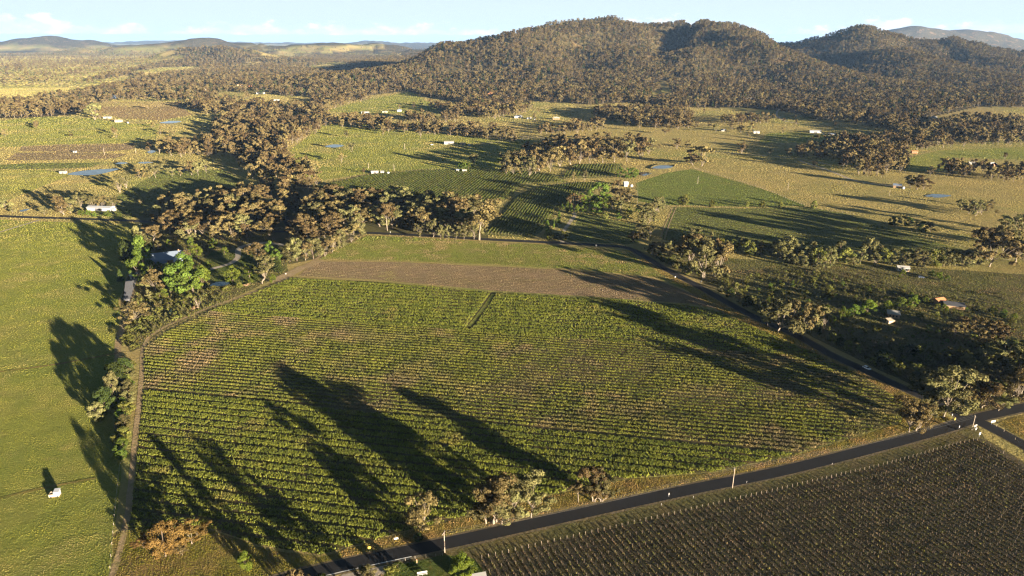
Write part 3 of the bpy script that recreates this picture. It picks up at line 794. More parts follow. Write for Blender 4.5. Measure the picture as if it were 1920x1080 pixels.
grass('lawn_grass', [SHEETS[8], SHEETS[13]], M['tuft_lush'], 'short lawn grass', 1.2, .4)
grass('scrub_grass', [SHEETS[11], SHEETS[12]], M['tuft_scrub'], 'dry tussock grass of the scrub paddock and garden', 1.3, 1.3, exclude=[SHEETS[13]], drop=.35)
green_far = ['bright green crop below the farm dam', 'darker green crop above the row of trees', 'mown paddock beside the white driveway', 'dark green crop strip on the left slope', 'shaded green paddock behind the left road']
M['tuft_green'] = grass_mat('crop_blades', (.165, .205, .048), (.240, .265, .072), (.28, .25, .09), 30, .3, .50)
M['tuft_far'] = grass_mat('meadow_blades', (.275, .275, .068), (.325, .310, .088), (.41, .33, .14), 90, .35, .45)
M['tuft_plain'] = grass_mat('plain_blades', (.19, .19, .055), (.26, .235, .085), (.34, .27, .125), 220, .3, .44)
M['tuft_dry'] = grass_mat('dry_blades', (.35, .30, .108), (.41, .335, .14), (.30, .285, .092), 110, .35, .48)
M['tuft_tan'] = grass_mat('tan_blades', (.29, .235, .11), (.40, .31, .15), (.34, .29, .11), 70, .3, .46)
M['tuft_bright'] = grass_mat('bright_crop_blades', (.165, .215, .046), (.235, .285, .068), (.28, .28, .085), 24, .35, .5)
grass('bright_crop', [SH[green_far[0]]], M['tuft_bright'], 'bright green crop drilled in rows below the farm dam', 1.2, .8, exclude=PONDS, rowed=(6.0, -11.0))
grass('green_crop', [SH[k] for k in green_far[1:]], M['tuft_green'], 'low green crop and mown grass on the middle fields', 1.0, .8, exclude=PONDS, rowed=(7.0, -11.0))
meadow = [k for k in SH if k and SH[k] is not None and k in ('open green paddock behind the upper vineyard', 'sunlit green slope on the left', 'pale green paddock left of the dam', 'green rise at the foot of the hill', 'green patch around the far white sheds', 'bright green flat on the right', 'small bright clearing on the right')]
grass('meadow_grass', [SH[k] for k in meadow], M['tuft_far'], 'sunlit meadow grass on the far green paddocks', 1.0, 1, exclude=PONDS)
grass('tan_stubble', [SH['tan stubble field below the left woodland'], SH['brown ploughed strip on the left slope'], SH['lower brown ploughed strip on the left slope']], M['tuft_tan'], 'pale stubble on the tan fields of the left slope', .8, .7)
REST = [(-40, 500), (-40, 165), (560, 165), (700, 160), (860, 185), (1250, 195), (1700, 235), (1960, 195), (1960, 520), (1216, 474), (1165, 462), (690, 440), (545, 500), (262, 421), (0, 412)]
grass('dry_grass', [REST], M['tuft_dry'], 'dry golden grass of the open valley', .8, 1, exclude=PONDS + [SHEETS[i] for i in range(len(SHEETS)) if i not in ()
      and SHEETS[i] not in (SH['golden dry paddock right of the bright crop'], SH['dry golden paddocks below the hill'])] + FAR_W + [HILL])

grass('plain_grass', [[(-40, 200), (-40, 94), (240, 94), (640, 90), (760, 96), (640, 180), (300, 200)]], M['tuft_plain'], 'golden grass of the far left plain', 1.0, 1, exclude=FAR_OPEN)
grass('vineyard_grass', [SHEETS[15], SHEETS[16], SHEETS[17]], M['tuft_far'], 'mown grass between the leafy vine rows', 1.0, .7)
# ------------------------------------------------------------------ crop rows of the big field
ONES = ['', 'first', 'second', 'third', 'fourth', 'fifth', 'sixth', 'seventh', 'eighth', 'ninth', 'tenth', 'eleventh', 'twelfth', 'thirteenth', 'fourteenth', 'fifteenth', 'sixteenth', 'seventeenth', 'eighteenth', 'nineteenth']
TENS = ['', '', 'twent', 'thirt', 'fort', 'fift', 'sixt', 'sevent', 'eight', 'ninet']
def ordinal(n):
    if n < 20: return ONES[n]
    if n < 100:
        t_, o_ = divmod(n, 10)
        return TENS[t_] + ('ieth' if o_ == 0 else 'y-' + ONES[o_])
    return ('hundredth' if n == 100 else 'hundred and ' + ordinal(n - 100)) if n < 200 else 'two hundred and ' + ordinal(n - 200)
CW = [Vector((U(*p).x, U(*p).y)) for p in CROP]
ca, sa = math.cos(math.radians(-10.6)), math.sin(math.radians(-10.6))
rot = lambda x, y: (x * ca + y * sa, -x * sa + y * ca)
unrot = lambda x, y: (x * ca - y * sa, x * sa + y * ca)
CR = [rot(p.x, p.y) for p in CW]
v0, v1 = min(p[1] for p in CR), max(p[1] for p in CR)
u0, u1 = min(p[0] for p in CR), max(p[0] for p in CR)
cut = rot(*U(283, 728).xy)[1]
cut2 = rot(*U(640, 600).xy)[1]
v = v0 + 2.0
rows = []
while v < v1:
    wide = v < cut or v > cut2
    pt_ = 5.45 if v < cut else 5.9 if wide else 3.5
    rows.append((v, pt_, wide))
    v += pt_
lane = [(U(925, 549)), (U(905, 580)), (U(880, 614))]
nrow = 0
for v, pitch, wide in rows:
    wid = (3.7 if v < cut else 4.3) if wide else 1.35
    sp = (.53 if v < cut else .66) if wide else .46
    n = int((u1 - u0) * wid / (sp * sp))
    uu = RNG.uniform(u0, u1, n)
    q = RNG.uniform(-.5, .5, n)
    meander = .5 * (fbm(uu / 30, np.full(n, v / 9), 2, 3) - .5)
    vv = v + q * wid + meander
    x, y = unrot(uu, vv)
    m = inside(x, y, CW)
    if v > cut:   # the mown lane
        for a, b in zip(lane[:-1], lane[1:]):
            e = np.array([b.x - a.x, b.y - a.y]); t_ = np.clip(((x - a.x) * e[0] + (y - a.y) * e[1]) / (e @ e), 0, 1)
            m &= np.hypot(x - a.x - t_ * e[0], y - a.y - t_ * e[1]) > 2.4
    # gaps and thin patches where the crop failed
    pt = fbm(x / 34, y / 34, 3, 51)
    thin = np.clip((pt - .50) * 5, 0, 1)
    if not wide: thin = np.clip(thin + .15, 0, 1)
    m &= RNG.uniform(0, 1, n) > thin * (.2 if wide else .25)
    P = np.stack([x[m], y[m], np.zeros(m.sum())], 1)
    if len(P): P = P[off_road(P)]
    if len(P) < 400: continue
    pt = pt[m][:len(P)] if len(P) == m.sum() else fbm(P[:, 0] / 34, P[:, 1] / 34, 3, 51)
    h = (.78 if wide else .66) * (1.2 - .55 * np.clip((pt - .4) * 3, 0, 1)) * RNG.uniform(.8, 1.1, len(P))
    V, Fq, rnd = blades(P, h, np.full(len(P), .55 if wide else .6), 3, .8, spread=.8)
    nrow += 1
    o = link('crop_row', mesh_from('crop_row', V, Fq, M['tuft_crop'] if wide else M['tuft_low'], rnd))
    tag(o, f'{"broad" if wide else "narrow"} green crop row, {ordinal(nrow)} up from the lower road', 'crop row', 'crop rows of the big middle field')
# weeds between the rows
P = scatter_px(CROP, 1.15)
P = P[off_road(P)]
rv = rot(P[:, 0], P[:, 1])[1]; P = P[RNG.uniform(0, 1, len(P)) < .22]
tuft_field('weeds', P, RNG.uniform(.08, .20, len(P)), np.full(len(P), .6), 2, M['tuft_low'], 'low weeds between the crop rows')

# ------------------------------------------------------------------ vineyards
def vine_rows(outline, deg, pitch, post_gap, origin, kind, words, group, names):
    """rows of posts, wires and vines clipped to a world outline"""
    Wp = [Vector((U(*p).x, U(*p).y)) for p in outline]
    d = Vector((math.cos(math.radians(deg)), math.sin(math.radians(deg)))); n = Vector((-d.y, d.x))
    if n.x < 0: n = -n
    o = U(*origin); o = Vector((o.x, o.y))
    ks = [(p - o).dot(n) / pitch for p in Wp]
    out = []
    for k in range(math.ceil(min(ks)), math.floor(max(ks)) + 1):
        c = o + n * (k * pitch + .01)
        ts = []
        for i in range(len(Wp)):
            a, b = Wp[i] - c, Wp[(i + 1) % len(Wp)] - c
            sa_, sb_ = a.dot(n), b.dot(n)
            if (sa_ > 0) != (sb_ > 0): ts.append((a + (b - a) * (sa_ / (sa_ - sb_))).dot(d))
        ts.sort()
        for t0, t1 in zip(ts[::2], ts[1::2]):
            if t1 - t0 > 6: out.append((c, t0, t1))
    for i, (c, t0, t1) in enumerate(out):
        root_p = c + d * t0
        mid_ = c + d * (t0 + t1) / 2
        r = empty('vine_row', (root_p.x, root_p.y, float(T(np.array([root_p.x]), np.array([root_p.y]))[0])))
        tag(r, words.format(ordinal(i + 1)), 'vine row', group)
        L = t1 - t0
        npst = max(2, int(L / post_gap) + 1)
        pm = MB()
        tt = np.linspace(0, L, npst)
        hp = 1.9 if kind != 'young' else 1.5
        zz = T(root_p.x + d.x * tt, root_p.y + d.y * tt) - r.location.z
        for j, (s_, z_) in enumerate(zip(tt, zz)):
            e = j in (0, npst - 1)
            w = .15 if e else .06
            x, y = d.x * s_ + random.uniform(-.06, .06), d.y * s_ + random.uniform(-.06, .06)
            hh = hp * random.uniform(.93, 1.07) * (1.1 if e else 1)
            tx, ty = random.uniform(-.05, .05), random.uniform(-.05, .05)
            pm.tube([(x, y, z_ - .2), (x + tx, y + ty, z_ + hh)], [w / 1.7, w / 1.9], 5)
        o_ = pm.build('posts', M['post'], r); o_['kind'] = 'stuff'
        wm_ = MB()
        for hz in (.75, 1.25):
            wm_.tube([(d.x * s_, d.y * s_, z_ + hz) for s_, z_ in zip(tt[::3], zz[::3])] + [(d.x * L, d.y * L, zz[-1] + hz)], [.014] * (len(tt[::3]) + 1), 3)
        wm_.build('wire', M['wire'], r)
        if kind == 'young':
            MB().tube([(d.x * q, d.y * q, .78 + .05 * math.sin(q * 1.7 + i)) for q in np.linspace(0, L, max(3, int(L / 4)))], [.055] * max(3, int(L / 4)), 4).build('cordon', M['vine_wood'], r)
            # short grafted stems, some shoots, mostly bare
            s_ = np.arange(.3, L, 1.15); s_ = s_ + RNG.uniform(-.25, .25, len(s_))
            P = np.stack([d.x * s_, d.y * s_, np.zeros(len(s_))], 1)
            V, Fq, rnd = blades(P, np.full(len(P), .95) * RNG.uniform(.5, 1.15, len(P)), np.full(len(P), .22), 3, .5)
            ob = link('stems', mesh_from('stems', V, Fq, M['vine_wood'], rnd), r); ob['kind'] = 'stuff'
            m_ = RNG.uniform(0, 1, len(P)) < np.clip(.28 + 1.1 * (fbm((P[:, 0] + root_p.x) / 18, (P[:, 1] + root_p.y) / 18, 2, 61) - .5), .05, .9)
            P2 = P[m_].copy(); P2[:, 2] = .45
            if len(P2):
                V, Fq, rnd = blades(P2, np.full(len(P2), .5), np.full(len(P2), .5), 3, .9)
                ob = link('shoots', mesh_from('shoots', V, Fq, M['tuft_scrub'], rnd), r); ob['kind'] = 'stuff'
            # slashed grass under the wires
            s_ = RNG.uniform(0, L, int(L * 2.6)); q_ = RNG.normal(0, .26, len(s_))
            P = np.stack([d.x * s_ + n.x * q_, d.y * s_ + n.y * q_, np.full(len(s_), .0)], 1)
            V, Fq, rnd = blades(P, RNG.uniform(.18, .42, len(P)), np.full(len(P), .4), 2, .6)
            ob = link('undergrowth', mesh_from('undergrowth', V, Fq, M['vine_weed'], rnd), r); ob['kind'] = 'stuff'
        else:
            k_ = 1.9
            s_ = RNG.uniform(0, L, int(L * k_)); q_ = RNG.normal(0, .2, len(s_))
            P = np.stack([d.x * s_ + n.x * q_, d.y * s_ + n.y * q_, T(root_p.x + d.x * s_, root_p.y + d.y * s_) - r.location.z + RNG.uniform(.5, 1.2, len(s_))], 1)
            V, Fq, rnd = blades(P, RNG.uniform(.5, .9, len(P)), np.full(len(P), .95), 3, .9)
            ob = link('foliage', mesh_from('foliage', V, Fq, M['vine'], rnd), r); ob['kind'] = 'stuff'
    return len(out)
M['vine_weed'] = grass_mat('vineyard_weeds', (.085, .100, .024), (.150, .145, .052), (.17, .13, .065), 16, .25, .5)
M['inter_weed'] = grass_mat('inter_row_weeds', (.068, .075, .025), (.120, .105, .050), (.13, .095, .055), 12, .2, .5)
vine_rows([(899, 1049), (1287, 959), (1462, 919), (1673, 869), (1800, 832), (1841, 824), (1925, 880), (2040, 960), (2040, 1130), (930, 1130)], -66.8, 2.46, 5.6, (903, 1047), 'young',
          'young bare vine row, {} from the garden edge of the lower vineyard', 'vine rows of the bare lower vineyard', None)
P = scatter_px([(899, 1049), (1287, 959), (1462, 919), (1673, 869), (1800, 832), (1841, 824), (1925, 880), (2040, 960), (2040, 1130), (930, 1130)], .62)
tuft_field('inter_row_weeds', P, RNG.uniform(.06, .20, len(P)), np.full(len(P), .5), 2, M['inter_weed'], 'sparse weeds on the soil of the lower vineyard')
vine_rows([(916, 438), (1000, 442.5), (1043, 395), (1069, 368), (1152, 344), (1092, 343), (1012, 352), (974, 367), (955, 386)], 79.2, 3.2, 8.0, (916, 438), 'leafy',
          'leafy vine row, {} from the brown gully in the middle vineyard', 'vine rows of the middle vineyard', None)
vine_rows([(588, 351), (700, 327), (800, 319.5), (905, 318), (990, 322), (1040, 329), (1058, 341), (982, 345), (940, 376), (905, 389), (760, 377), (640, 370)], 79.2, 4.1, 9.0, (588, 351), 'leafy',
          'leafy vine row, {} from the grove end of the upper vineyard', 'vine rows of the upper vineyard', None)
vine_rows([(1052, 333), (1080, 309), (1165, 308), (1148, 331)], 79.2, 4.1, 9.0, (1052, 333), 'leafy',
          'leafy vine row, {} from the mown edge of the small vineyard', 'vine rows of the small vineyard by the grove', None)

# ------------------------------------------------------------------ trees
def leaf_quads(centers, radii, n_each, size, rng, flat=.75, jit=.55):
    """leaf sprays on clump surfaces, facing roughly outward"""
    C = np.repeat(centers, n_each, 0); R = np.repeat(radii, n_each)
    n = len(C)
    d = rng.normal(size=(n, 3)); d[:, 2] = d[:, 2] * .9 + .18
    d /= np.linalg.norm(d, axis=1, keepdims=True)
    p = C + d * (R * rng.uniform(.62, 1.08, n))[:, None] * np.array([1, 1, flat])
    nn = d + rng.normal(size=(n, 3)) * jit; nn /= np.linalg.norm(nn, axis=1, keepdims=True)
    a = np.cross(nn, rng.normal(size=(n, 3))); a /= np.linalg.norm(a, axis=1, keepdims=True)
    b = np.cross(nn, a)
    s = (size * rng.uniform(.55, 1.25, n))[:, None]
    V = np.stack([p - a * s * .5, p + b * s * .32 - a * s * .05, p + a * s * .55, p - b * s * .32 + a * s * .05], 1).reshape(-1, 3)
    cr = np.repeat(rng.uniform(0, 1, len(centers)), n_each)
    rnd = np.repeat(np.clip(cr * .6 + rng.uniform(0, .4, n), 0, 1), 4)
    return V, np.arange(4 * n).reshape(-1, 4), rnd
def tree_proto(kind, seed, detail):
    """(trunk mesh, crown mesh), about 20 m tall for a gum"""
    rng = np.random.default_rng(seed); rnd_ = random.Random(seed)
    tb = MB()
    cen, rad_ = [], []
    per, size, sides = {'hi': (150, .80, 6), 'mid': (70, 1.25, 5), 'far': (26, 2.2, 4)}[detail]
    leaf, bark = M['gum'], M['bark']
    flat, jit = .72, .42
    if kind in ('gum', 'gum_olive', 'gum_rust', 'tall'):
        leaf = M['gum'] if kind in ('gum', 'tall') else M[kind]
        stems = rnd_.choice([1, 1, 2, 3]) if kind != 'tall' else 1
        nl = {'hi': 13, 'mid': 11, 'far': 8}[detail]
        spread = rnd_.uniform(5.2, 7.4) if kind != 'tall' else 3.6
        for s_ in range(stems):
            a0 = rnd_.uniform(0, 6.28)
            fork = rnd_.uniform(2.8, 5.0) if kind != 'tall' else 10
            bx, by = (math.cos(a0) * .5 * (stems > 1), math.sin(a0) * .5 * (stems > 1))
            fx, fy = bx + math.cos(a0) * (1.6 if stems > 1 else .6), by + math.sin(a0) * (1.6 if stems > 1 else .6)
            tb.tube([(bx, by, -.4), (bx * 1.1, by * 1.1, fork * .4), (fx, fy, fork)], [.40, .28, .22], sides)
            for k in range(max(3, nl // stems + (stems > 1))):
                a = a0 + k * 2.4 + rnd_.uniform(-.5, .5)
                rr_ = spread * math.sqrt(rnd_.uniform(.08, 1)) * (1 if stems == 1 else .85)
                hz = rnd_.uniform(6.2 if kind != 'tall' else 11.0, 18.4) - rr_ * .2
                if k == 0: rr_, hz = spread * .2, 18.0
                ex, ey = fx + math.cos(a) * rr_, fy + math.sin(a) * rr_
                tb.tube([(fx, fy, fork * rnd_.uniform(.75, 1)), (fx + (ex - fx) * .45, fy + (ey - fy) * .45, fork + (hz - fork) * .42), (ex, ey, hz)], [.15, .09, .03], sides)
                for q in range(rnd_.choice([2, 3, 3, 4])):
                    cen.append((ex + rnd_.gauss(0, 1.5), ey + rnd_.gauss(0, 1.5), hz + rnd_.uniform(-2.2, 1.4)))
                    rad_.append(rnd_.uniform(1.15, 2.25))
    elif kind in ('green', 'lime', 'shrub', 'dark_shrub', 'bushy', 'rusty'):
        leaf = M['dark'] if kind == 'dark_shrub' else M['gum_olive'] if kind == 'bushy' else M['gum_rust'] if kind == 'rusty' else M[kind]
        bark = M['bark_dark']; flat = .85
        low = kind in ('shrub', 'dark_shrub')
        tb.tube([(0, 0, -.3), (.1, 0, 4), (.3, .2, 9)], [.55, .42, .2], sides)
        nc = {'hi': 34, 'mid': 24, 'far': 12}[detail]
        for k in range(nc):
            a = k * 2.4; h = rnd_.uniform(0, 1)
            env = math.sin(math.pi * min(1, .12 + .86 * h)) ** .6
            rr_ = 6.2 * env * math.sqrt(rnd_.uniform(.2, 1))
            z = (1.4 + 16.5 * h) if not low else (1.2 + 13 * h)
            ex, ey = math.cos(a) * rr_, math.sin(a) * rr_
            if k % 3 == 0: tb.tube([(.1, 0, min(z * .5, 8)), (ex * .6, ey * .6, z * .85), (ex, ey, z)], [.2, .12, .04], 4)
            cen.append((ex, ey, z)); rad_.append(rnd_.uniform(1.5, 2.6))
        per = int(per * 1.15)
    elif kind == 'poplar':
        leaf, bark = M['green'], M['bark_dark']; flat = 1.2
        tb.tube([(0, 0, -.3), (0, 0, 8), (0, 0, 18)], [.4, .3, .08], sides)
        for k in range(26):
            h = k / 25; a = k * 2.4; rr_ = 1.3 * math.sin(math.pi * (.1 + .82 * h)) ** .7
            cen.append((math.cos(a) * rr_, math.sin(a) * rr_, 1.8 + 17 * h)); rad_.append(1.25 * (1.1 - .6 * h))
    elif kind == 'conifer':
        leaf, bark = M['dark'], M['bark_dark']; flat = .8
        tb.tube([(0, 0, -.3), (0, 0, 10), (0, 0, 19)], [.45, .3, .06], sides)
        for k in range(34):
            h = k / 33; a = k * 2.4; rr_ = 3.6 * (1 - h) ** .8 + .2
            cen.append((math.cos(a) * rr_ * .7, math.sin(a) * rr_ * .7, 1.6 + 17.4 * h)); rad_.append(.7 + 1.5 * (1 - h))
    elif kind == 'bare':
        for k in range(9):
            a = k * 2.4; rr_ = rnd_.uniform(2, 5); hz = rnd_.uniform(11, 19)
            tb.tube([(0, 0, 4 + k * .4), (math.cos(a) * rr_ * .5, math.sin(a) * rr_ * .5, hz * .65), (math.cos(a) * rr_, math.sin(a) * rr_, hz)], [.3, .18, .05], 5)
        tb.tube([(0, 0, -.3), (.2, 0, 5), (.3, .1, 9)], [.6, .5, .3], sides)
        cen, rad_ = [(rnd_.gauss(0, 3), rnd_.gauss(0, 3), rnd_.uniform(10, 17)) for _ in range(5)], [1.2] * 5
        per = max(4, per // 6)
    trunk = bpy.data.meshes.new('trunk'); trunk.from_pydata(tb.v, [], tb.f); trunk.materials.append(bark); trunk.update()
    trunk.polygons.foreach_set('use_smooth', [True] * len(trunk.polygons))
    V, Fq, rnd = leaf_quads(np.array(cen), np.array(rad_), per, size, rng, flat, jit)
    crown = mesh_from('crown', V, Fq, leaf, rnd)
    return trunk, crown, float(V[:, 2].max())
PROTO = {}
def proto(kind, detail, i):
    k = (kind, detail, i)
    if k not in PROTO: PROTO[k] = tree_proto(kind, 100 + 17 * i + sum(map(ord, kind)), detail)
    return PROTO[k]
NVAR = {'rusty': 3, 'bushy': 5, 'gum': 7, 'gum_olive': 5, 'gum_rust': 2, 'tall': 3, 'green': 4, 'lime': 3, 'shrub': 4, 'dark_shrub': 3, 'poplar': 2, 'conifer': 2, 'bare': 2}
NAME = {'rusty': 'bushy_tree', 'bushy': 'bushy_tree', 'gum': 'gum_tree', 'gum_olive': 'gum_tree', 'gum_rust': 'gum_tree', 'tall': 'gum_tree', 'green': 'leafy_tree', 'lime': 'leafy_tree', 'shrub': 'shrub', 'dark_shrub': 'shrub', 'poplar': 'poplar_tree', 'conifer': 'conifer_tree', 'bare': 'dead_tree'}
CATG = {'bushy_tree': 'tree', 'gum_tree': 'tree', 'leafy_tree': 'tree', 'shrub': 'shrub', 'poplar_tree': 'tree', 'conifer_tree': 'tree', 'dead_tree': 'tree'}
NTREE = {}
def tree(p, h, kind, label, group, wide=1.0):
    D = math.hypot(p.x, p.y)
    detail = 'hi' if D < 420 else 'mid' if D < 1000 else 'far'
    if kind in ('shrub', 'dark_shrub') and h < 4: detail = 'mid' if D < 420 else 'far'
    tr, cr, top_ = proto(kind, detail, random.randrange(NVAR[kind]))
    s = h / top_
    nm = NAME[kind]; NTREE[nm] = NTREE.get(nm, 0) + 1
    w = s * wide * (1.15 if nm == 'gum_tree' else 1.0) * random.uniform(.88, 1.12)
    r = empty(nm, (p.x, p.y, p.z), random.uniform(0, 6.28), (w, w, s))
    tag(r, label, CATG[nm], group)
    link('trunk', tr, r); link('crown', cr, r)
    return r
def line_trees(pts, kinds, words, order, group, wide=1.0, hs=1.0, key=lambda q: q[0]):
    """pts: (base x, base y, height in photo pixels[, kind]); labelled in order along the line"""
    pts = sorted(pts, key=key)
    for i, q in enumerate(pts):
        p = U(q[0], q[1])
        h = max(1.2, height_at(p, q[0], q[1] - q[2]) * hs)
        kind = q[3] if len(q) > 3 else random.choice(kinds)
        w = (q[4] if len(q) > 4 else 1.0) * wide
        if len(pts) == 1: lab = words
        else: lab = f'{words}, {ordinal(i + 1)} {order}'
        tree(p, h, kind, lab, group if len(pts) > 1 else None, w)
def grove(poly, spacing, hr, kinds, words, order, group, wide=1.0, thin=0):
    P = scatter_px(poly, spacing)
    if thin: P = P[RNG.uniform(0, 1, len(P)) > thin]
    if len(P): P = P[off_road(P)]
    px_, py_ = pixel_of(P[:, 0], P[:, 1], P[:, 2])
    o = np.argsort(px_)
    for i, k in enumerate(o):
        tree(Vector(P[k]), random.uniform(*hr), random.choice(kinds), f'{words}, {ordinal(i + 1)} {order}', group, wide)
    return len(P)
G = ['gum', 'gum', 'gum_olive']
# beside the lower road
line_trees([(792, 994, 68, 'gum', 1.0)], G, 'spreading brown gum with a white forked trunk beside the lower road', '', None)
line_trees([(912, 983, 60), (924, 981, 93), (931, 979, 80), (941, 982, 66), (953, 978, 78), (963, 974, 70), (996, 970, 74)], ['gum_olive', 'gum_olive', 'gum'], 'olive gum in the clump above the lower road', 'from the leaning brown gum', 'clump of gums above the lower road', .92)
line_trees([(1084, 942, 36, 'tall'), (1113, 941, 62, 'gum', 1.1), (1128, 940, 54)], ['gum_olive'], 'pale trunked gum of the small roadside trio', 'from the big clump', 'trio of gums above the lower road', 1.0)
line_trees([(270, 1027, 24, 'gum_rust', 1.3), (311, 1043, 66, 'rusty', .85), (333, 1032, 56, 'rusty', .8), (360, 1020, 40, 'gum_rust', 1.2), (342, 1041, 20, 'gum')], G, 'rusty brown tree at the lower corner of the crop field', 'from the pasture fence', 'rusty trees at the field corner')
line_trees([(462, 1068, 34, 'lime')], G, 'small lime green tree alone on the lower verge', '', None)
line_trees([(868, 1090, 52, 'lime')], G, 'bright lime green round tree on the garden lawn', '', None)
line_trees([(690, 1096, 40, 'gum_olive')], G, 'yellowish young gum beside the gravel driveway', '', None)
line_trees([(733, 1076, 16, 'shrub', 1.6)], G, 'round dark shrub beside the gravel driveway', '', None)
line_trees([(746, 1064, 10, 'dark_shrub', 1.6)], G, 'low dark bush on the garden lawn edge', '', None)
line_trees([(785, 1012, 12, 'dark_shrub', 1.6)], G, 'dark bush under the leaning brown gum', '', None)
line_trees([(568, 1154, 80, 'gum', .6), (604, 1104, 26, 'dark_shrub', 1.2), (702, 1156, 82, 'gum', .6), (550, 1100, 26, 'gum', 1.2)], G, 'dark tree at the bottom edge below the road', 'from the field corner', 'dark trees below the road at the bottom edge')
# left hedge and pasture edge
line_trees([(184, 788, 34, 'bushy', 1.2), (200, 772, 46, 'dark_shrub', .9), (216, 752, 56, 'bushy', .85), (222, 728, 50, 'dark_shrub', .9), (236, 708, 38, 'dark_shrub', .8)], G, 'dark spreading tree on the pasture edge', 'from the open pasture', 'dark trees on the pasture edge')
line_trees([(244, 694, 18), (243, 712, 22), (241, 734, 22), (240, 756, 24), (237, 778, 24), (235, 800, 24), (233, 822, 22), (231, 842, 22), (229, 860, 18), (248, 688, 12), (240, 702, 16), (236, 722, 20), (246, 726, 14), (234, 744, 20), (243, 768, 14), (230, 768, 22), (228, 790, 22), (240, 792, 14), (226, 812, 22), (237, 812, 14), (224, 834, 20), (235, 834, 14), (222, 854, 18), (233, 856, 12)], ['shrub', 'bushy', 'green'], 'hedge bush beside the dirt track', 'up from the fence', 'hedge bushes along the dirt track', 1.35, key=lambda q: -q[1])
line_trees([(1236, 486, 12), (1252, 494, 14), (1268, 503, 14), (1285, 514, 16), (1352, 550, 16), (1368, 558, 18), (1385, 567, 18), (1400, 575, 20), (1418, 584, 22), (1432, 592, 18), (1560, 641, 18), (1575, 648, 16), (1590, 656, 18), (1606, 662, 20), (1622, 668, 18), (1650, 684, 20), (1668, 694, 22), (1684, 702, 22), (1700, 712, 24), (1716, 720, 24)], ['bushy', 'shrub', 'dark_shrub'], 'bushy tree crowding the diagonal road edge', 'from the junction', 'bushy trees crowding the diagonal road', 1.2)
# crossroads
line_trees([(1704, 810, 62, 'gum', 1.0), (1716, 807, 54, 'gum', 1.0), (1735, 792, 50, 'gum_olive', 1.1), (1748, 778, 76, 'gum_olive', 1.2), (1769, 783, 90, 'gum_olive', 1.25)], G, 'tall grey brown gum at the crossroads', 'from the crop field', 'gums at the crossroads', 1.0)
line_trees([(1815, 766, 44), (1838, 764, 50), (1872, 770, 36), (1895, 748, 58), (1915, 738, 60), (1945, 740, 70), (1980, 735, 80)], G, 'grey gum behind the crossroads', 'from the power pole', 'gums behind the crossroads', 1.2)
# diagonal road
line_trees([(1220, 478, 24), (1236, 482, 30), (1256, 478, 32), (1272, 480, 34), (1292, 502, 62), (1318, 524, 74), (1338, 518, 66), (1300, 482, 52), (1346, 498, 50)], G, 'brown gum in the clump on the diagonal road bend', 'from the junction', 'gums on the bend of the diagonal road')
line_trees([(1439, 612, 42, 'gum_olive'), (1459, 624, 60, 'gum_olive', 1.25), (1500, 624, 56), (1520, 625, 46), (1546, 617, 40), (1478, 604, 42, 'gum')], G, 'grey gum beside the middle of the diagonal road', 'from the bend', 'gums along the diagonal road', 1.0)
line_trees([(1536, 628, 20, 'conifer'), (1553, 638, 15, 'conifer')], G, 'small pointed conifer beside the diagonal road', 'from the gums', 'small conifers by the diagonal road')
line_trees([(1637, 657, 24, 'bare')], G, 'thin white trunked dead tree in the dark scrub', '', None)
line_trees([(1298, 466, 24), (1273, 470, 24), (1331, 460, 26), (1338, 482, 26), (1392, 472, 28), (1414, 475, 26), (1433, 472, 18), (1443, 474, 17), (1382, 464, 24), (1462, 485, 36), (1471, 483, 44), (1482, 485, 40), (1493, 482, 32), (1491, 496, 16), (1507, 499, 20), (1520, 485, 33), (1531, 510, 22), (1547, 503, 28), (1540, 490, 25), (1572, 488, 38), (1600, 496, 16), (1627, 488, 43), (1640, 498, 22), (1671, 496, 30), (1687, 496, 34), (1703, 496, 30), (1718, 499, 34), (1740, 497, 32), (1769, 499, 36), (1780, 497, 28), (1803, 499, 31)], ['bushy', 'bushy', 'gum_olive'], 'olive tree in the scrub paddock tree line', 'from the junction', 'tree line above the scrub paddock', 1.1)
line_trees([(1855, 500, 72, 'gum', 1.2), (1847, 470, 46), (1891, 442, 40), (1907, 436, 36), (1904, 492, 60), (1925, 503, 56), (1880, 470, 50), (1945, 470, 60)], G, 'big gum past the end of the tree line', 'from the road bend', 'big gums at the end of the tree line', 1.1)
line_trees([(1673, 423, 18), (1689, 422, 21), (1702, 425, 19), (1713, 434, 20), (1727, 435, 21), (1744, 435, 19)], ['dark_shrub', 'gum_olive'], 'dark tree in the small clump in the dark crop corner', 'from the crop', 'small dark clump by the dry paddock')
line_trees([(1802, 394, 21), (1816, 401, 28), (1829, 405, 30), (1840, 403, 26), (1853, 392, 19), (1867, 402, 9)], G, 'brown gum in the clump in the dry paddock', 'from the dam', 'clump of gums in the dry paddock')
line_trees([(1707, 352, 25), (1718, 356, 28), (1731, 356, 23)], G, 'brown gum beside the blue roofed shed', 'from the shed', 'gums beside the blue roofed shed', 1.1)
line_trees([(1334, 388, 14), (1400, 389, 12), (1429, 389, 14), (1463, 391, 13), (1525, 391, 16), (1283, 386, 22), (1276, 385, 18)], ['shrub'], 'round bushy tree between the two green crops', 'from the farm garden', 'bushy trees between the crops', .9)
line_trees([(1316, 311, 40, 'gum', 1.4), (1300, 310, 30, 'gum', 1.3)], G, 'massive gum beside the farm dam', 'from the dam', 'massive gums beside the farm dam')
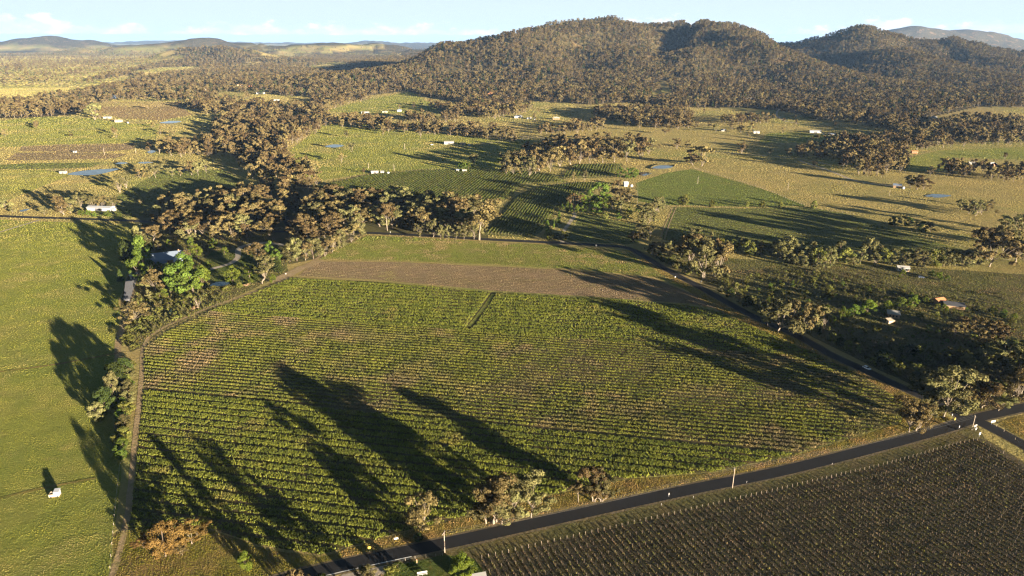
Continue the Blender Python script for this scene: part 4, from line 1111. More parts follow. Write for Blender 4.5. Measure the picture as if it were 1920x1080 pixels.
line_trees([(1306, 474, 20), (1320, 470, 24), (1350, 470, 24), (1362, 476, 26), (1374, 470, 22), (1402, 478, 28), (1424, 478, 26), (1452, 480, 30), (1478, 492, 26), (1512, 492, 30), (1532, 494, 30), (1556, 494, 32), (1584, 492, 30), (1612, 494, 30), (1640, 486, 34), (1656, 494, 30), (1694, 500, 26), (1728, 500, 30), (1752, 498, 32), (1790, 498, 32), (1816, 500, 34), (1832, 496, 40)], ['bushy', 'bushy', 'shrub'], 'rounded low tree closing the scrub paddock belt', 'from the junction', 'rounded trees closing the scrub paddock belt', 1.15)
# open paddocks
line_trees([(659, 285, 18), (640, 305, 19), (718, 252, 17), (650, 258, 15), (887, 310, 22), (681, 325, 10)], G, 'lone gum in the open green paddock', 'from the creek', 'lone gums in the green paddock')
line_trees([(789, 259, 13, 'bare')], G, 'pale dead tree in the green paddock', '', None)
line_trees([(862, 319, 13), (871, 320, 16), (879, 318, 14)], ['green'], 'green round tree above the upper vineyard', 'from the creek', 'three green trees above the upper vineyard')
line_trees([(1390, 288, 21), (1304, 240, 13), (1342, 248, 16), (1390, 249, 20), (1405, 251, 16), (1373, 244, 14), (1526, 313, 11), (1443, 290, 10), (1269, 279, 21), (1290, 277, 14), (1469, 229, 8), (1451, 223, 10), (1248, 252, 18), (1236, 278, 8)], G, 'lone gum in the far dry paddocks', 'from the mid grove', 'lone gums in the far dry paddocks', 1.1)
line_trees([(121, 403, 38), (133, 401, 31), (153, 394, 34), (175, 392, 28), (194, 392, 26), (213, 392, 26)], ['gum_olive', 'gum'], 'gum in the row beside the white roadside shed', 'from the paddock end', 'gums beside the white roadside shed')
line_trees([(153, 405, 12), (167, 405, 12), (178, 406, 10), (203, 406, 12), (224, 406, 9), (244, 403, 9)], ['green'], 'clipped green bush beside the left road', 'from the gums', 'green bushes beside the left road', 1.4)
line_trees([(225, 361, 33), (237, 353, 30)], ['gum_olive'], 'tall gum below the long dam', 'from the dam', 'gums below the long dam')
line_trees([(264, 334, 19), (280, 334, 23), (292, 334, 29), (324, 332, 19), (338, 330, 17), (360, 328, 26), (372, 329, 27), (387, 325, 26)], G, 'gum in the broken row on the creek flat', 'from the long dam', 'gums on the creek flat', 1.1)
line_trees([(11, 394, 25), (24, 401, 15), (84, 403, 18), (92, 377, 14)], G, 'gum near the left end of the left road', 'from the frame edge', 'gums near the left road')
line_trees([(178, 225, 32), (279, 205, 12), (300, 252, 14), (324, 254, 17), (188, 222, 18)], G, 'gum around the left hilltop farmhouse', 'from the farmhouse', 'gums around the left farmhouse')
line_trees([(296, 413, 29), (263, 383, 9), (333, 411, 16), (287, 452, 30), (276, 440, 20)], G, 'rounded gum beside the shaded left paddock', 'from the left road', 'gums beside the shaded paddock', 1.3)
# homestead garden
line_trees([(262, 527, 60, 'green', 0.8), (270, 500, 60, 'green', 0.8), (345, 545, 72, 'green', 1.1), (362, 548, 62, 'green', 1.1), (352, 520, 40, 'green'), (380, 538, 44, 'lime'), (370, 487, 30, 'lime', 1.1), (437, 532, 34, 'lime', 1.1), (421, 478, 18, 'lime'), (507, 485, 34, 'green', 0.8), (316, 462, 14, 'lime'), (512, 530, 16, 'lime'), (470, 532, 10, 'lime', 1.6), (318, 528, 22, 'green'), (300, 530, 20, 'lime'), (283, 520, 34, 'green', 0.9), (300, 512, 22, 'lime'), (330, 548, 30, 'green'), (468, 520, 26, 'green'), (400, 470, 24, 'green'), (520, 492, 26, 'green'), (360, 470, 26, 'green'), (310, 556, 16, 'lime')], ['green'], 'bright green homestead garden tree', 'from the pasture', 'green trees of the homestead garden')
line_trees([(276, 540, 26, 'bushy'), (318, 540, 26, 'bushy'), (500, 505, 26, 'bushy'), (298, 470, 20, 'bushy'), (268, 470, 34, 'bushy'), (258, 452, 30, 'bushy'), (280, 560, 18, 'bushy')], ['bushy'], 'olive leafy homestead garden tree', 'from the pasture', 'olive trees of the homestead garden')
line_trees([(292, 545, 40, 'gum', 1.2), (490, 532, 52, 'gum_olive', 1.1), (372, 580, 20, 'bare', 1.5), (480, 490, 36, 'gum'), (355, 490, 22, 'gum'), (250, 605, 34, 'gum', 1.4)], G, 'brown gum around the homestead garden', 'from the pasture', 'brown gums of the homestead garden')
line_trees([(227, 528, 24, 'conifer', 1.3), (240, 490, 40, 'dark_shrub'), (393, 512, 22, 'poplar'), (285, 470, 16, 'conifer'), (522, 510, 30, 'conifer', 1.5)], G, 'dark upright homestead garden tree', 'from the pasture', 'dark upright trees of the homestead garden')
line_trees([(240, 640, 14), (262, 620, 10), (280, 600, 10), (300, 585, 10), (330, 600, 8), (250, 655, 10), (345, 570, 10), (300, 560, 12), (400, 545, 10), (425, 545, 10), (450, 540, 10), (240, 618, 8), (275, 632, 8), (316, 572, 9), (355, 560, 8)], ['shrub'], 'low shrub in the homestead kitchen garden', 'from the pasture', 'shrubs of the kitchen garden', 1.7)
# farm garden by the middle vineyard
line_trees([(1077, 394, 34, 'gum', 1.0), (1092, 390, 28, 'lime'), (1106, 385, 30, 'green', 1.0), (1124, 380, 40, 'green', 1.2), (1112, 396, 20, 'lime'), (1120, 392, 24, 'lime'), (1132, 396, 28, 'green'), (1140, 388, 26, 'lime'), (1096, 398, 20, 'green'), (1118, 401, 24, 'green', 1.3), (1082, 399, 16, 'lime', .8), (1055, 394, 12, 'lime'), (1150, 392, 24, 'gum_olive'), (1165, 384, 30, 'gum'), (1158, 370, 34, 'gum'), (1165, 398, 22, 'gum_olive'), (1180, 404, 16, 'shrub'), (1196, 399, 16, 'green'), (1160, 412, 14, 'green', 1.4), (1174, 410, 12, 'shrub'), (1135, 410, 12, 'shrub'), (1178, 378, 28, 'gum')], G, 'tree in the mixed farm garden by the middle vineyard', 'from the vineyard', 'trees of the farm garden')
line_trees([(1064, 398, 22, 'poplar', 1.2), (1071, 399, 18, 'poplar'), (1048, 417, 22, 'poplar', 1.2), (1038, 428, 18, 'poplar', 1.2), (1044, 422, 14, 'poplar'), (1026, 438, 26, 'poplar', 1.6)], G, 'upright poplar beside the white driveway', 'from the road', 'poplars beside the white driveway')
line_trees([(1030, 448, 18, 'shrub', 1.2), (1056, 450, 18, 'shrub', 1.2), (1043, 448, 12, 'dark_shrub', 1.2)], G, 'rounded bush at the white driveway gate', 'from the vineyard', 'bushes at the driveway gate')
line_trees([(1163, 333, 20, 'green', 1.2), (1176, 334, 20, 'green', 1.2), (1186, 334, 20, 'green', 1.2), (1193, 333, 16, 'green')], G, 'green tree beside the blue dam', 'from the small vineyard', 'green trees beside the blue dam')
line_trees([(1075, 338, 16, 'gum'), (1095, 338, 20, 'gum_olive'), (1188, 456, 24, 'gum', .8), (911, 408, 38, 'gum', .9)], G, 'single gum near the middle vineyard', 'from the grove', 'single gums near the middle vineyard')
line_trees([(1200, 440, 30), (1207, 430, 32), (1215, 420, 34), (1222, 412, 34), (1230, 405, 34), (1236, 398, 30), (1240, 392, 24), (1204, 447, 22), (1220, 442, 22), (1212, 450, 16)], ['bushy', 'gum_olive'], 'olive tree in the line beside the wheel tracks', 'from the road', 'tree line beside the wheel tracks')
# upper road grove
line_trees([(787, 444, 28), (813, 447, 38), (826, 449, 28), (838, 449, 28), (855, 449, 28), (870, 450, 30), (889, 450, 32), (899, 450, 76, 'tall', 1.4), (726, 433, 52, 'tall', 1.2)], ['gum_olive'], 'pale trunked gum on the upper road edge', 'from the bend', 'gums on the upper road edge', .85)
line_trees([(544, 491, 36), (557, 489, 43), (572, 488, 36), (588, 486, 40), (609, 481, 32), (622, 474, 34), (640, 465, 36), (658, 454, 36), (675, 440, 40), (598, 480, 34), (630, 468, 30)], ['bushy', 'gum'], 'grey brown tree in the row along the dirt track', 'from the homestead', 'gums along the dirt track')
n1_ = grove([(560, 428), (570, 390), (620, 378), (700, 382), (800, 388), (900, 396), (908, 442), (790, 436), (700, 428), (640, 446), (580, 470), (545, 474)], 18.5, (17, 24), G, 'gum in the dense upper road grove', 'from the homestead side', 'dense grove behind the upper road', 1.2)
n2_ = grove([(290, 425), (330, 392), (440, 372), (500, 368), (540, 430), (500, 446), (430, 462), (380, 462), (320, 448)], 19, (16, 22), G, 'gum in the homestead grove', 'from the shaded paddock', 'homestead grove', 1.3, .2)
n3_ = 0
line_trees([(949, 326, 44), (962, 328, 34), (978, 328, 36), (992, 330, 38), (1004, 326, 42), (1032, 322, 44), (1050, 312, 38), (1070, 309, 40), (1086, 307, 46), (1106, 306, 44), (1130, 305, 40), (1152, 304, 46), (1175, 302, 40), (1200, 298, 42), (1216, 292, 36)], ['gum', 'gum_olive'], 'pale trunked gum on the long grove edge', 'from the green paddock', 'edge of the long grove above the small vineyard', 1.0)
# scrub paddock shrubs
SCR = [(1350, 545), (1420, 520), (1700, 540), (1900, 600), (1915, 730), (1800, 755), (1700, 715), (1580, 650), (1480, 590)]
P = scatter_px(SCR, 11.5); P = P[off_road(P)]
px_, py_ = pixel_of(P[:, 0], P[:, 1], P[:, 2])
low = py_ > 655
for i, k in enumerate(np.argsort(px_)):
    tree(Vector(P[k]), random.uniform(3.5, 9) if low[k] else random.uniform(1.4, 4.2), random.choice(['shrub', 'shrub', 'bushy', 'dark_shrub']) if low[k] else random.choice(['shrub', 'shrub', 'green']),
         f'scrub paddock bush, {ordinal(i + 1)} from the road bend', 'bushes of the scrub paddock', 1.4)
line_trees([(1545, 590, 20), (1560, 605, 16), (1580, 600, 26), (1600, 595, 24), (1625, 590, 30), (1660, 588, 26), (1685, 585, 28), (1710, 575, 24), (1735, 568, 12), (1690, 520, 16), (1745, 520, 14), (1760, 525, 16), (1775, 528, 12), (1770, 585, 16), (1740, 622, 14), (1860, 590, 16), (1880, 595, 16), (1900, 600, 14)], ['green', 'lime'], 'bright green bush in the scrub paddock', 'from the diagonal road', 'bright green bushes in the scrub paddock', 1.2)
line_trees([(1790, 630, 28), (1810, 628, 32), (1835, 632, 34), (1860, 636, 34), (1885, 640, 28)], ['gum'], 'brown thicket tree on the scrub paddock', 'from the white shack', 'brown thicket on the scrub paddock', 1.5)
line_trees([(1810, 700, 36), (1850, 690, 44), (1890, 680, 46), (1780, 690, 34), (1870, 720, 46), (1830, 720, 40), (1905, 710, 50), (1930, 690, 50), (1760, 720, 30)], ['bushy', 'gum_olive'], 'olive tree in the dark scrub behind the crossroads', 'from the diagonal road', 'trees in the dark scrub', 1.2)

# ------------------------------------------------------------------ far woodland, one mass of trees
def woodland(name, polys, spacing, hr, protos, label, thin=0.0, mask=None, ymax=12000):
    P = [scatter_px(p, spacing, ymax=ymax) for p in polys]
    P = np.concatenate(P)
    if thin: P = P[RNG.uniform(0, 1, len(P)) > thin * 2 * fbm(P[:, 0] / 60, P[:, 1] / 60, 2, 71)]
    if mask is not None: P = P[mask(P)]
    P = P[off_road(P)]
    me = bpy.data.meshes.new(name); me.vertices.add(len(P)); me.vertices.foreach_set('co', P.astype(np.float32).ravel())
    me.attributes.new('scl', 'FLOAT', 'POINT').data.foreach_set('value', (RNG.uniform(hr[0], hr[1], len(P)) / 19.0).astype(np.float32))
    me.attributes.new('turn', 'FLOAT', 'POINT').data.foreach_set('value', RNG.uniform(0, 6.28, len(P)).astype(np.float32))
    me.attributes.new('pick', 'INT', 'POINT').data.foreach_set('value', RNG.integers(0, len(protos), len(P)).astype(np.int32))
    o = link(name, me)
    tag(o, label, None, None, 'stuff')
    ng = bpy.data.node_groups.new(name, 'GeometryNodeTree')
    ng.interface.new_socket('Geometry', in_out='INPUT', socket_type='NodeSocketGeometry')
    ng.interface.new_socket('Geometry', in_out='OUTPUT', socket_type='NodeSocketGeometry')
    gi, go = ng.nodes.new('NodeGroupInput'), ng.nodes.new('NodeGroupOutput')
    iop = ng.nodes.new('GeometryNodeInstanceOnPoints'); iop.inputs['Pick Instance'].default_value = True
    jn = ng.nodes.new('GeometryNodeJoinGeometry')
    for pr in reversed(protos):
        oi = ng.nodes.new('GeometryNodeObjectInfo'); oi.inputs['Object'].default_value = pr; oi.inputs['As Instance'].default_value = True
        ng.links.new(oi.outputs['Geometry'], jn.inputs[0])
    def attr(nm, ty):
        a = ng.nodes.new('GeometryNodeInputNamedAttribute'); a.data_type = ty; a.inputs[0].default_value = nm
        return [s for s in a.outputs if s.enabled and s.name == 'Attribute'][0]
    cx = ng.nodes.new('ShaderNodeCombineXYZ'); ng.links.new(attr('turn', 'FLOAT'), cx.inputs[2])
    ng.links.new(gi.outputs[0], iop.inputs['Points']); ng.links.new(jn.outputs[0], iop.inputs['Instance'])
    ng.links.new(attr('pick', 'INT'), iop.inputs['Instance Index']); ng.links.new(cx.outputs[0], iop.inputs['Rotation'])
    ng.links.new(attr('scl', 'FLOAT'), iop.inputs['Scale']); ng.links.new(iop.outputs[0], go.inputs[0])
    md = o.modifiers.new('trees', 'NODES'); md.node_group = ng
    return len(P)
def joined_proto(kind, i, leaf=None, detail='far'):
    tr, cr, top_ = proto(kind, detail, i)
    nV = len(tr.vertices)
    tv = np.empty(nV * 3, np.float32); tr.vertices.foreach_get('co', tv)
    cvv = np.empty(len(cr.vertices) * 3, np.float32); cr.vertices.foreach_get('co', cvv)
    rn = np.empty(len(cr.vertices), np.float32); cr.attributes['rnd'].data.foreach_get('value', rn)
    tq = np.array([p.vertices[:] for p in tr.polygons if len(p.vertices) == 4])
    cq = np.arange(len(cr.vertices)).reshape(-1, 4) + nV
    V = np.concatenate([tv.reshape(-1, 3), cvv.reshape(-1, 3)])
    me = mesh_from('woodland_tree', V, np.concatenate([tq, cq]), [M['bark'], leaf or M['gum_hill']], np.concatenate([np.zeros(nV), rn]), np.concatenate([np.zeros(len(tq)), np.ones(len(cq))]))
    return bpy.data.objects.new('woodland_tree', me)
FARP = [joined_proto('gum', i) for i in range(5)] + [joined_proto('gum_olive', i) for i in range(3)]
DARKP = [joined_proto('conifer', 0, M['dark']), joined_proto('dark_shrub', 0, M['dark'])]
def hill_mask(P):
    px_, py_ = pixel_of(P[:, 0], P[:, 1], P[:, 2])
    return woodmask(px_, py_) & (P[:, 1] > 1500)
nw = [woodland('hill_forest', [HILL], 11.0, (7, 19), FARP + DARKP[:1], 'brown eucalypt forest covering the hills', .42, hill_mask, 4700)]
nw.append(woodland('valley_forest', [FAR_W[0]], 17, (12, 20), FARP + DARKP[1:], 'dark eucalypt woodland across the left valley', .58, lambda P: woodmask(*pixel_of(P[:, 0], P[:, 1], P[:, 2])) & (P[:, 1] < 7500), 7500))
nw.append(woodland('valley_trees', [FAR_W[1], [(0, 160), (200, 140), (330, 100), (330, 92), (0, 100)], [(500, 104), (850, 98), (720, 86), (500, 90)], [(-40, 160), (-40, 90), (330, 90), (330, 120), (200, 160)]], 60, (10, 18), FARP, 'scattered trees over the far left paddocks', .5, lambda P: P[:, 1] < 9500))
CREEK = [
    [(945, 320), (1000, 322), (1060, 304), (1180, 299), (1218, 288), (1205, 272), (1100, 270), (1020, 273), (960, 298)],
    [(490, 362), (470, 330), (425, 290), (395, 262), (405, 236), (440, 210), (520, 206), (560, 232), (610, 222), (606, 245), (560, 268), (520, 300), (600, 330), (596, 350), (560, 374)],
    [(288, 292), (300, 278), (420, 270), (440, 292), (360, 297)],
    [(330, 200), (430, 196), (620, 202), (612, 230), (560, 216), (480, 206), (400, 216)],
    [(600, 236), (690, 224), (760, 240), (900, 246), (985, 262), (960, 268), (860, 256), (740, 250), (640, 240)],
    [(760, 222), (860, 220), (870, 228), (770, 232)],
    [(1010, 248), (1080, 240), (1130, 236), (1135, 244), (1070, 252), (1015, 256)],
    [(1100, 212), (1220, 205), (1300, 215), (1290, 245), (1190, 240), (1120, 222)],
    [(1350, 226), (1440, 226), (1440, 234), (1352, 236)],
    [(1470, 296), (1500, 280), (1600, 264), (1690, 262), (1760, 258), (1925, 258), (1925, 272), (1780, 276), (1700, 286), (1700, 318), (1660, 336), (1600, 330), (1560, 304)],
    [(1730, 330), (1800, 336), (1925, 346), (1925, 336), (1830, 324), (1760, 318)],
    [(800, 200), (900, 206), (1000, 205), (990, 212), (930, 225), (840, 216)],
    [(1480, 212), (1560, 214), (1650, 230), (1730, 240), (1800, 225), (1925, 232), (1925, 254), (1760, 258), (1680, 258), (1620, 236), (1520, 226)],
    [(-40, 222), (60, 220), (150, 214), (175, 206), (150, 196), (-40, 196)],
    [(620, 206), (650, 196), (700, 186), (640, 188), (600, 196)],
]
nw.append(woodland('creek_woodland', CREEK, 15.5, (12, 23), FARP + [joined_proto('gum', i, M['gum'], 'mid') for i in (0, 1)], 'belts of gums along the creek and between the far paddocks', .25))
nw.append(woodland('grove_understorey', [[(548, 470), (560, 388), (620, 376), (700, 380), (800, 386), (905, 394), (908, 442), (790, 436), (700, 428), (640, 446), (580, 470)], [(270, 425), (310, 385), (440, 364), (560, 372), (545, 432), (500, 446), (430, 460), (330, 448)]], 13, (9, 18), [joined_proto('gum', i, M['gum'], 'mid') for i in (0, 1, 2, 3)], 'lower gums filling the groves', .25))
SCRUBP = [joined_proto('shrub', i, M['shrub'], 'mid') for i in (0, 1, 2)] + [joined_proto('bushy', 0, M['gum_olive'], 'mid')]
nw.append(woodland('low_scrub', [[(1345, 545), (1420, 505), (1700, 520), (1925, 560), (1925, 740), (1800, 762), (1700, 718), (1580, 655), (1480, 600)], [(232, 560), (300, 540), (420, 545), (420, 566), (305, 616), (262, 652), (232, 650)]], 3.0, (.8, 2.8), SCRUBP, 'low scrub bushes over the dry paddock and garden', .62))
nw.append(woodland('dark_thicket', [[(1570, 640), (1640, 640), (1760, 660), (1925, 650), (1925, 735), (1830, 755), (1800, 760), (1720, 722), (1640, 690)], [(1345, 530), (1360, 520), (1440, 585), (1430, 592)], [(1215, 474), (1300, 490), (1330, 520), (1300, 520), (1240, 492)]], 4.6, (2.2, 7), SCRUBP, 'dark roadside thicket behind the diagonal road', .3))
nw.append(woodland('paddock_trees', [[(1000, 212), (1290, 200), (1900, 240), (1900, 300), (1500, 260), (1000, 250)], [(560, 170), (860, 185), (1000, 200), (980, 240), (700, 230)], [(0, 290), (0, 225), (420, 225), (430, 310), (300, 300)]], 95, (9, 16), FARP, 'scattered far paddock trees', .6))
print('TREES', NTREE, n1_, n2_, n3_, 'woodland', nw)

# ------------------------------------------------------------------ buildings
def toward(p, deg):
    return math.radians(deg)
def house(x, y, w, d, h, deg, wall, roof, label, cat='house', style='gable', pitch=.35, extras=(), n_win=3):
    p = U(x, y)
    far_k = .64 if p.y > 450 and cat != 'homestead' and x not in (245, 252, 190) else 1.0
    w, d, h = w * far_k, d * far_k, h * max(far_k, .82)
    r = empty({'house': 'house', 'shed': 'shed', 'homestead': 'homestead', 'shack': 'shack'}.get(cat, 'house'), (p.x, p.y, p.z), math.radians(deg))
    tag(r, label, cat)
    MB().box((0, 0, h / 2 - .1), (w, d, h + .2)).build('wall', M[wall], r)
    rise = d / 2 * pitch
    ov = .5
    if style == 'gable':
        W2, D2 = w / 2 + ov, d / 2 + ov
        lift = -ov * pitch
        prof = [(-D2, h + lift), (0, h + rise), (D2, h + lift), (D2, h + lift + .18), (0, h + rise + .2), (-D2, h + lift + .18)]
        m_ = MB(); n_ = len(prof)
        v = [(-W2, a, b) for a, b in prof] + [(W2, a, b) for a, b in prof]
        m_.add(v, [(0, 1, 4, 5), (1, 2, 3, 4), (11, 10, 7, 6), (10, 9, 8, 7)] + [((i + 1) % 6, i, i + 6, (i + 1) % 6 + 6) for i in range(6)])
        rf = m_.build('roof', M[roof], r)
        g = MB()
        for s in (-1, 1): g.add([(s * w / 2, -d / 2, h), (s * w / 2, d / 2, h), (s * w / 2, 0, h + rise), (s * (w / 2 - .2), -d / 2, h), (s * (w / 2 - .2), d / 2, h), (s * (w / 2 - .2), 0, h + rise)], [(0, 1, 2), (5, 4, 3), (0, 2, 5, 3), (1, 4, 5, 2)])
        g.build('gable_end', M[wall], r)
    elif style == 'hip':
        W2, D2 = w / 2 + ov, d / 2 + ov
        k = max(0.3, w / 2 - d / 2)
        v = [(-W2, -D2, h), (W2, -D2, h), (W2, D2, h), (-W2, D2, h), (-k, 0, h + rise), (k, 0, h + rise)]
        v += [(a, b, c - .2) for a, b, c in v[:4]]
        rf = MB().add(v, [(0, 1, 5, 4), (1, 2, 5), (2, 3, 4, 5), (3, 0, 4), (6, 7, 1, 0), (7, 8, 2, 1), (8, 9, 3, 2), (9, 6, 0, 3), (9, 8, 7, 6)]).build('roof', M[roof], r)
    else:  # skillion
        W2, D2 = w / 2 + ov, d / 2 + ov
        v = []
        for z0 in (0, .2): v += [(-W2, -D2, h + .05 + z0), (W2, -D2, h + .05 + z0), (W2, D2, h + .9 + z0), (-W2, D2, h + .9 + z0)]
        rf = MB().add(v, [(3, 2, 1, 0), (4, 5, 6, 7), (0, 1, 5, 4), (1, 2, 6, 5), (2, 3, 7, 6), (3, 0, 4, 7)]).build('roof', M[roof], r)
    if cat != 'shed' or n_win:
        for i in range(n_win):
            cx = -w / 2 + w * (i + .7) / (n_win + .6)
            MB().box((cx, -d / 2 - .02, h * .55), (min(1.6, w * .14), .08, 1.1)).build('window', M['glass'], r)
        MB().box((w * .42, -d / 2 - .025, 1.05), (1.0, .09, 2.1)).build('door', M['timber'], r)
    else:
        MB().box((0, -d / 2 - .03, h * .42), (w * .3, .1, h * .82)).build('door', M['slate'], r)
    if 'chimney' in extras:
        MB().box((w * .25, 0, h + rise + .3), (.9, .7, 1.8)).build('chimney', M['brick'], rf)
    if 'veranda' in extras:
        MB().box((0, -d / 2 - 1.4, h - .35), (w * .96, 2.7, .14)).build('veranda_roof', M[roof], r)
        vm = r
        for k in range(4): MB().box((-w * .45 + k * w * .3, -d / 2 - 2.6, h / 2 - .2), (.14, .14, h - .45)).build('veranda_post', M['white'], vm)
    if 'wing' in extras:
        MB().box((w * .3, -d * .8, h / 2 - .1), (w * .34, d * .8, h + .198)).build('wing', M[wall], r)
        W2, y0, y1 = w * .17 + .4, -d * 1.2 - .4, -d * .2
        c = w * .3
        MB().add([(c - W2, y0, h), (c + W2, y0, h), (c + W2, y1, h), (c - W2, y1, h), (c, y0, h + rise * .8), (c, y1, h + rise * .8)], [(0, 1, 4), (1, 2, 5, 4), (2, 3, 5), (3, 0, 4, 5), (3, 2, 1, 0)]).build('wing_roof', M[roof], r)
    return r
# homestead among the green trees
house(318, 490, 32, 17, 4.6, 24, 'stone', 'blue_roof', 'large grey blue roofed homestead among bright green garden trees', 'homestead', 'gable', .42, ('chimney', 'veranda', 'wing'))
house(303, 498, 12, 8, 3.2, 24, 'cream', 'blue_roof', 'small blue grey outbuilding at the front of the homestead', 'house', 'gable')
_a, _b = U(238, 566), U(252, 524)
house(245, 546, 3.2, (_b - _a).length * .9, 1.7, math.degrees(math.atan2(_b.y - _a.y, _b.x - _a.x)) - 90, 'slate', 'slate', 'long narrow dark roofed shed beside the pasture', 'shed', 'gable', .25, (), 0)
house(252, 522, 4.5, 4, 2.8, 0, 'white', 'zinc', 'tiny white hut at the end of the long narrow shed', 'shed', 'skillion', .2, (), 0)
house(489, 409, 13, 9, 3.4, 15, 'white', 'zinc', 'pale roofed house hidden in the homestead grove', 'house', 'hip', .5)
house(190, 394, 27, 8, 3.4, -6, 'white', 'zinc', 'long white roadside shed behind clipped bushes', 'shed', 'gable', .3, (), 0)
house(212, 395, 8, 6, 3.0, -6, 'white', 'white', 'short white shed at the end of the long roadside shed', 'shed', 'gable', .3, (), 0)
# left slope
house(223, 229, 22, 12, 4.2, 8, 'cream', 'cream', 'cream gabled farmhouse on the left hilltop', 'house', 'gable', .5)
house(202, 222, 26, 10, 4.0, 8, 'cream', 'zinc', 'low pale shed behind the hilltop farmhouse', 'shed', 'gable', .3, (), 0)
house(141, 286, 7, 5, 3.2, 0, 'white', 'slate', 'tiny pale hut on the ploughed strip', 'shed', 'gable', .3, (), 0)
house(119, 325, 13, 6, 3.0, 5, 'white', 'white', 'white shed left of the long dam', 'shed', 'gable', .3, (), 0)
house(453, 163, 44, 18, 10, 10, 'stone', 'stone', 'wide sandstone coloured building in the far woodland', 'house', 'hip', .3, (), 5)
house(470, 164, 14, 12, 6, 0, 'terracotta', 'terracotta', 'small orange building beside the wide sandstone one', 'house', 'gable', .5)
house(387, 170, 24, 14, 5, 0, 'cream', 'white', 'pale house at the woodland edge above the stubble', 'house', 'gable', .4)
house(489, 176, 40, 16, 5, 10, 'white', 'white', 'long white shed in the far woodland clearing', 'shed', 'gable', .3, (), 0)
house(519, 189, 24, 10, 4, 5, 'white', 'zinc', 'pale shed between the far tree belts', 'shed', 'gable', .3, (), 0)
house(480, 212, 36, 12, 4.5, 0, 'white', 'white', 'long white house above the creek clearing', 'house', 'gable', .4)
house(493, 236, 12, 10, 4.5, 20, 'white', 'white', 'small white cottage on the creek clearing', 'house', 'hip', .5)
house(526, 245, 28, 12, 4.2, -8, 'cream', 'slate', 'cream farmhouse with a dark roof on the creek clearing', 'house', 'gable', .4, ('veranda',))
house(348, 320, 9, 6, 3.6, 20, 'white', 'zinc', 'small pale shed on the creek flat', 'shed', 'gable', .3, (), 0)
# green paddock
house(685, 213, 28, 12, 4.4, 0, 'white', 'white', 'white house left of the far green rise', 'house', 'gable', .4)
house(722, 211, 20, 8, 3.2, 0, 'cream', 'zinc', 'low pale shed below the far green rise', 'shed', 'gable', .3, (), 0)
house(749, 209, 18, 14, 5.0, 10, 'white', 'blue_roof', 'white house with a blue roof on the far green rise', 'house', 'hip', .5)
house(842, 270, 26, 14, 4.6, 5, 'white', 'white', 'wide white roofed shed in the green paddock', 'shed', 'gable', .3, (), 0)
house(868, 271, 15, 7, 3.4, 5, 'cream', 'cream', 'low cream shed right of the wide white shed', 'shed', 'gable', .3, (), 0)
house(703, 325, 15, 7, 3.6, 6, 'white', 'white', 'white machinery shed above the upper vineyard', 'shed', 'gable', .3, (), 0)
house(717, 325, 7, 6, 2.9, 6, 'white', 'zinc', 'small grey shed joined to the machinery shed', 'shed', 'skillion', .3, (), 0)
house(858, 321, 6, 5, 2.8, 10, 'white', 'blue_roof', 'tiny blue roofed hut above the upper vineyard', 'shed', 'gable', .4, (), 0)
house(871, 322, 9, 6, 3.0, 0, 'white', 'white', 'white cottage behind three green trees', 'house', 'gable', .4)
# below the hill
house(848, 167, 30, 16, 6, 0, 'cream', 'white', 'white house in the forest edge at the hill foot', 'house', 'hip', .4)
house(921, 176, 34, 14, 5, 0, 'brick', 'terracotta', 'long brick house in the forest edge', 'house', 'hip', .4)
house(989, 173, 40, 20, 7, 0, 'terracotta', 'terracotta', 'big orange lit house at the hill foot', 'house', 'hip', .5)  # orange of the low sun put into the wall and roof colour
house(955, 181, 24, 10, 4, 0, 'white', 'zinc', 'pale shed right of the brick house', 'shed', 'gable', .3, (), 0)
house(972, 221, 30, 16, 5, 5, 'white', 'zinc', 'pale blue roofed house in the dry paddock', 'house', 'hip', .45)
house(992, 223, 16, 8, 3.6, 5, 'white', 'white', 'small white shed beside the pale blue house', 'shed', 'gable', .3, (), 0)
house(1043, 224, 24, 14, 5, -5, 'brick', 'white', 'white roofed brick house in the dry paddock', 'house', 'hip', .45)
house(1081, 241, 18, 12, 4.4, 0, 'cream', 'blue_roof', 'blue roofed cottage between the dark trees', 'house', 'gable', .5)
house(1009, 320, 7, 5, 2.8, 5, 'white', 'white', 'tiny white shed under the long grove', 'shed', 'gable', .3, (), 0)
house(1173, 349, 8, 8, 5.6, 12, 'white', 'zinc', 'two storey white house above the farm garden', 'house', 'gable', .5)
house(1356, 246, 14, 9, 4, 0, 'white', 'zinc', 'pale cottage among the lone paddock trees', 'house', 'gable', .4)
house(1418, 250, 18, 9, 4.2, -6, 'white', 'zinc', 'white open fronted shed in the dry paddock', 'shed', 'skillion', .3, (), 0)
house(1528, 249, 34, 14, 4.6, -8, 'white', 'zinc', 'long pale shed in the far right paddock', 'shed', 'gable', .3, (), 0)
house(1560, 254, 24, 9, 3.6, -8, 'cream', 'blue_roof', 'low grey shed right of the long pale shed', 'shed', 'gable', .3, (), 0)
house(1552, 207, 22, 12, 4.6, 0, 'white', 'cream', 'cream house at the edge of the right forest', 'house', 'hip', .4)
house(1568, 210, 18, 9, 4, 0, 'white', 'blue_roof', 'blue roofed shed at the edge of the right forest', 'shed', 'gable', .3, (), 0)
house(1406, 187, 34, 12, 5, 0, 'white', 'zinc', 'pale building half hidden in the hill forest', 'house', 'gable', .4)
house(1682, 352, 14, 11, 4.2, -28, 'timber', 'blue_roof', 'blue roofed barn beside the winding gravel lane', 'shed', 'gable', .45, (), 0)
house(1821, 308, 12, 7, 3.4, -8, 'white', 'white', 'white cabin on the right green flat', 'house', 'gable', .4)
house(1858, 311, 18, 11, 4.2, 25, 'brick', 'zinc', 'pale roofed brick house on the right green flat', 'house', 'gable', .45)
